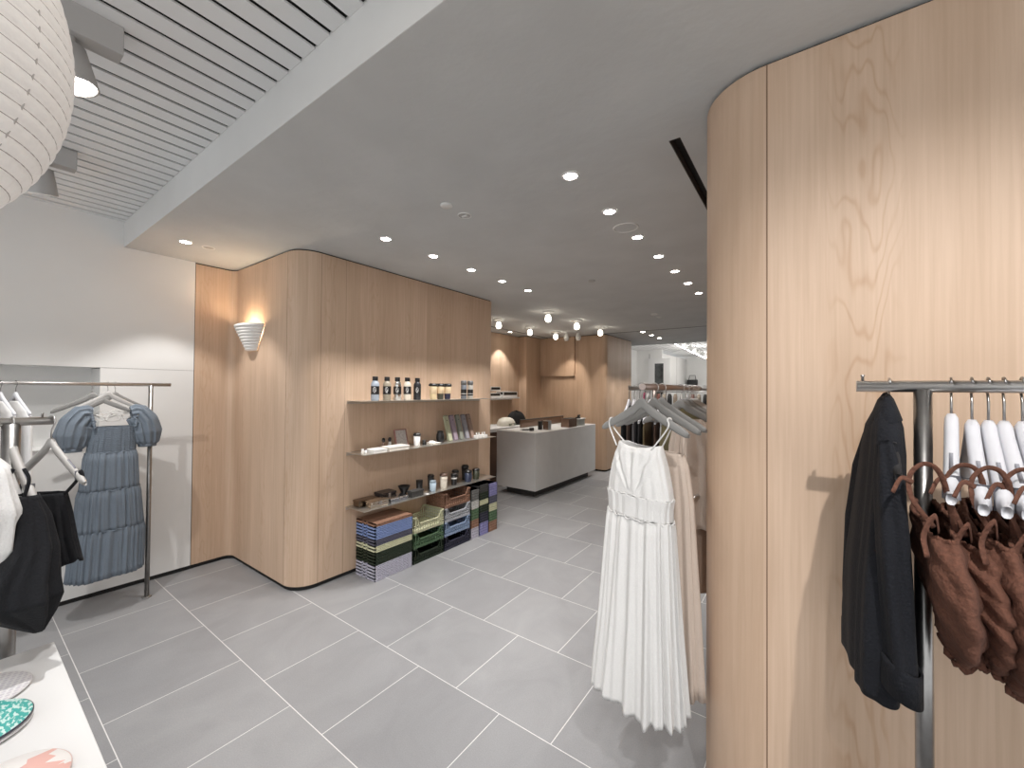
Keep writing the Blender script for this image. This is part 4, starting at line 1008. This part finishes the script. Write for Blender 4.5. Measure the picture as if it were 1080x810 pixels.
for k, h, w in (('black_green', .142, 'bottom'), ('green', .142, 'middle'), ('cream', .150, 'top')):
    open_crate(2.565, 2.955, z, h, k, f'open {cc[k][1]} slatted crate at the {w} of the first open stack'); z += h
z = 0
for k, h, w in (('navy', .142, 'bottom'), ('sky', .142, 'second level'), ('ice', .142, 'third level'), ('rose', .150, 'top')):
    open_crate(2.965, 3.35, z, h, k, f'open {cc[k][1]} slatted crate at the {w} of the tall open stack'); z += h
small = [(3.36, 3.495, ['lilac']*4+['rose']*3+['green']*4+['white']*3+['grey']*4, .0295, 'narrow stack beside the open crates'),
         (3.50, 3.66, ['violet']*5+['navy']*4+['black_green']*3+['cream']*2+['black_green']*3+['charcoal']*3, .0282, 'middle narrow stack'),
         (3.665, 3.82, ['rose']*4+['green']*4+['cream']*3+['slate']*3+['violet']*5, .0290, 'last narrow stack')]
for y0, y1, seq, h, where in small:
    z = 0; seen = {}
    run = 0
    for i, k in enumerate(seq):
        seen[k] = seen.get(k, 0)+1
        folded_crate(y0, y1, z, h, k, f'small folded {cc[k][1]} crate, {["1st","2nd","3rd"][i] if i < 3 else str(i+1)+"th"} up in the {where}', group='small folded crates')
        z += h

# ================================================================ COUNTER
ct = thing('service_counter', (-3.30, 5.19, 0), 'long pale grey floating service counter on a recessed dark plinth', 'counter')
MB().box(-.74, 0, 0, 2.14, .11, .985).build('counter_body', M['counter'], ct, bevel=.004)
MB().box(-.62, -.10, .12, 2.02, 0, .11).build('plinth', M['dark_plinth'], ct)
cdz = .985
bz = M['bronze']
def obj_box(name, x0, x1, y0, y1, h, m, label, cat, z=cdz, extra=None):
    t = thing(name, ((x0+x1)/2, (y0+y1)/2, z), label, cat)
    a, b = (x1-x0)/2, (y1-y0)/2
    MB().box(-a, a, -b, b, 0, h).build(name+'_body', m, t, bevel=.003)
    if extra: extra(t, a, b, h)
    return t
obj_box('counter_screen', -3.98, -3.955, 5.75, 7.25, .13, bz, 'long low bronze screen standing along the back of the counter', 'screen',
        extra=lambda t, a, b, h: MB().box(-a-.003, a+.003, -b, b, h, h+.008).build('top_edge', M['dark_plinth'], t))
obj_box('mirror_cube', -3.50, -3.40, 5.72, 5.82, .15, M['steel'], 'small mirror-finish steel cube on the counter', 'display block',
        extra=lambda t, a, b, h: MB().box(-a, a, -b-.002, -b, .01, h-.01).build('side_panel', M['bronze'], t))
obj_box('card_reader', -3.56, -3.52, 5.66, 5.74, .14, M['black_plastic'], 'upright black card terminal left of the mirror cube', 'terminal',
        extra=lambda t, a, b, h: MB().box(a, a+.002, -b+.01, b-.01, h*.4, h*.9).build('display', M['dark_plinth'], t))
obj_box('bronze_box', -3.50, -3.34, 6.32, 6.62, .15, bz, 'brown acrylic box standing on the counter right of the cube', 'box',
        extra=lambda t, a, b, h: MB().box(-a+.01, a-.01, -b+.01, b-.01, h, h+.006).build('box_lid', M['dark_plinth'], t))
obj_box('display_block', -3.50, -3.36, 6.72, 6.98, .12, cm('stone_block', (.36,.37,.34), .5), 'small grey-green block at the far end of the counter', 'display block',
        extra=lambda t, a, b, h: MB().box(-a-.015, a+.015, -b-.015, b+.015, h, h+.012).build('top_plate', M['paper'], t))
t = thing('receipt_printer', (-3.44, 6.72, cdz+.15), 'small black device with a tilted screen on the brown box and grey block', 'device')
t.location = (-3.43, 6.84, cdz+.132)
MB().box(-.03,.03,-.05,.05,0,.02).build('device_base', M['black_plastic'], t)
leanbox(t, -.006, .006, -.045, .045, .02, .07, M['black_plastic'], 'device_screen', math.radians(20))
t = thing('barcode_scanner', (-3.60, 5.42, cdz), 'black handheld scanner lying at the near left end of the counter', 'scanner')
MB().tube([(-.10,0,.012),(0,.01,.016),(.05,.02,.022)], .011).build('grip', M['black_plastic'], t)
MB().box(.04,.09,-.015,.055,0,.05).build('scanner_head', M['black_plastic'], t, bevel=.006)
MB().tube([(-.10,0,.012),(-.16,.03,.006),(-.2,.1,.004)], .004).build('cable', M['black_plastic'], t)

# alcove shelf and desk behind
t = thing('alcove_shelf', (-5.0, 5.9, 1.485), 'white shelf in the alcove behind the counter carrying boxed goods', 'shelf')
MB().box(0, .22, 0, 1.0, -.03, 0).build('shelf_board', M['table'], t)
MB().box(0, .012, 0, 1.0, -.06, -.03).build('wall_cleat', M['table'], t)
def lab_box(x0,x1,y0,y1,z,h,label):
    t = cardbox(x0,x1,y0,y1,z,h,M['paper'],label,'labelled_box','box','white boxes with black labels', lid=False)
    a,b=(x1-x0)/2,(y1-y0)/2
    MB().box(-a+.01,a-.01,-b-.0015,-b,h*.3,h*.62).build('label_strip',M['black_plastic'],t)
    MB().box(a,a+.0015,-b+.02,b-.02,h*.25,h*.62).build('label_strip',M['black_plastic'],t)
lab_box(-4.97,-4.80,5.95,6.28,1.485,.12,'lower white box with black label on the alcove shelf')
lab_box(-4.97,-4.80,5.97,6.28,1.605,.12,'upper white box with black label stacked on the alcove shelf')
lab_box(-4.97,-4.80,6.36,6.84,1.485,.16,'right white box with black label on the alcove shelf')
t = thing('back_desk', (-4.995, 4.6, 0), 'white-topped brown desk in the alcove behind the counter', 'desk')
MB().box(0, .62, 0, 2.3, .90, .955).build('desk_top', M['table'], t)
MB().box(.02, .58, .03, 2.27, 0, .90).build('desk_body', cm('walnut', (.13,.075,.05), .5), t)
MB().box(.58, .592, 1.2, 2.2, .70, .88).build('drawer', M['walnut'], t)
MB().lathe([(.012,0),(.015,.02),(.004,.025)], .592, 1.75, .79, 12, (1,0,0)).build('knob', M['fixture'], t)
t = thing('helmet', (-4.62, 6.22, .955), 'rounded white helmet-like case on the desk in the alcove', 'helmet')
MB().lathe([(.16,0),(.165,.02),(.155,.07),(.125,.12),(.07,.15),(.002,.158)], n=28, squash=1.25).build('shell', cm('cream_shell', (.72,.70,.62), .35), t)
MB().box(.12,.16,-.10,.10,.01,.05).build('vent', cm('green_grey', (.2,.22,.17), .5), t)
mb = MB(); rings = []
for k in range(9):
    u = k/8; r = .19*(1-u**2.2)**.5+.004
    rings.append([(r*cos(w)*(.85+.1*sin(3*w)), r*1.3*sin(w)*(1+.08*sin(5*w+u*3)), .26*u+.012*sin(4*w)) for w in [2*PI*i/36 for i in range(36)]])
mb.loft(rings, False, True)
t = tag(mb.build('black_bag', cloth('black_bag_cloth', (.008,.008,.009)), loc=(-4.66, 6.60, .958)), 'slumped black bag on the desk right of the white case', 'bag')

# ================================================================ FAR SHOP
for i in range(9):
    x, y = -2.05, 11.2+.95*i
    x = -3.05-.05*i; 
    t = thing('spotlight', (x, y, FZ), f'white track spotlight in the far bright shop, {["nearest","second","third","fourth","fifth","sixth","seventh","eighth","ninth"][i]} of its row', 'spotlight', 'far track spotlights')
    MB().tube([(0,0,0),(0,0,-.07)], .015).build('stem', M['fixture'], t)
    MB().lathe([(.05,0),(.07,.04),(.08,.16)], 0, 0, -.07, 18, (-.5,-.2,-1)).build('spot_head', M['fixture'], t)
    d = Vector((-.5,-.2,-1)).normalized(); p = Vector((0,0,-.07))+d*.161
    MB().lathe([(.072,0),(.072,.003)], p.x, p.y, p.z, 18, d).build('lens', LENS, t)
for (x, y) in ((-3.2, 11.6), (-3.3, 13.6), (-3.3, 15.8), (-3.2, 18.5), (-1.5, 12.5), (-1.5, 16)):
    lamp('POINT', (x, y, 2.7), FAR_W, (1, .97, .93), None, .2)
t = thing('wall_mirror', (-4.70, 16.38, 0), 'tall white-framed mirror panel with a painted-in reflection of dark clothes in the far shop', 'mirror')
MB().box(-.42,-.17,-.05,0,0,2.9).box(.17,.42,-.05,0,0,2.9).box(-.17,.17,-.05,0,2.7,2.9).build('mirror_frame', M['table'], t)
MB().box(-.17,.17,-.03,-.01,0,2.7).build('mirror_glass', cm('painted_reflection',(.07,.075,.075),.15,noise=.6,nscale=3), t)  # dark reflected clothes are put into the pane colour as noise
simple_garment('pink_dress', 'bright pink dress standing out on the rack before the far mirror', 'dress', [(1.56,-5.02,15.6,.03,.1,.002,0),(1.9,-5.02,15.6,.05,.12,.01,0),(1.0,-5.02,15.6,.06,.2,.015,0)][0::2], 0, 201, cloth('pink_cloth',(.55,.12,.22)))
t = thing('clothes_rack', (-4.2, 15.6, 0), 'far clothes rack of pale garments in the bright shop beyond', 'clothes rack')
MB().tube([(-.9,0,1.6),(3.0,0,1.6)], .02).build('rail', M['steel'], t)
for p in (-.8, 2.9): MB().tube([(p,0,0),(p,0,1.6)], .02).build('post', M['steel'], t)
fcols = [((.62,.6,.58),'white'),((.35,.28,.22),'tan'),((.05,.05,.05),'black'),((.5,.42,.34),'sand'),((.25,.1,.08),'rust'),((.6,.6,.6),'pale grey')]
for i in range(18):
    c, nm = fcols[(i*5) % 6]; x = -4.9+.2*i
    simple_garment('dress', f'small {nm} garment on the far shop rack, number {i+1} from its left end', 'dress', [(1.52,x,15.6,.03,.1,.002,0),(1.42,x,15.6,.05,.19,.008,0),(.6,x,15.6,.06,.21,.012,.01)], 0, 210+i, cloth('far_'+nm.replace(' ', '_'), c), 'garments on the far shop rack', nf=6, nth=36)
t = tag(MB().box(-4.8, -3.8, 20.1, 20.4, 1.84, 1.9).box(-4.8, -3.8, 20.38, 20.4, 1.75, 1.84).build('wall_shelf', M['table']), 'small far white shelf under the black handbag', 'shelf')
t = thing('handbag', (-4.3, 20.2, 1.9), 'small black handbag on the far white wall', 'bag')
MB().box(-.22,.22,-.1,.1,0,.25).build('bag_body', M['black_plastic'], t, bevel=.02)
MB().tube([(-.15,0,.25),(-.12,0,.45),(.12,0,.45),(.15,0,.25)], .015).build('handle', M['black_plastic'], t)
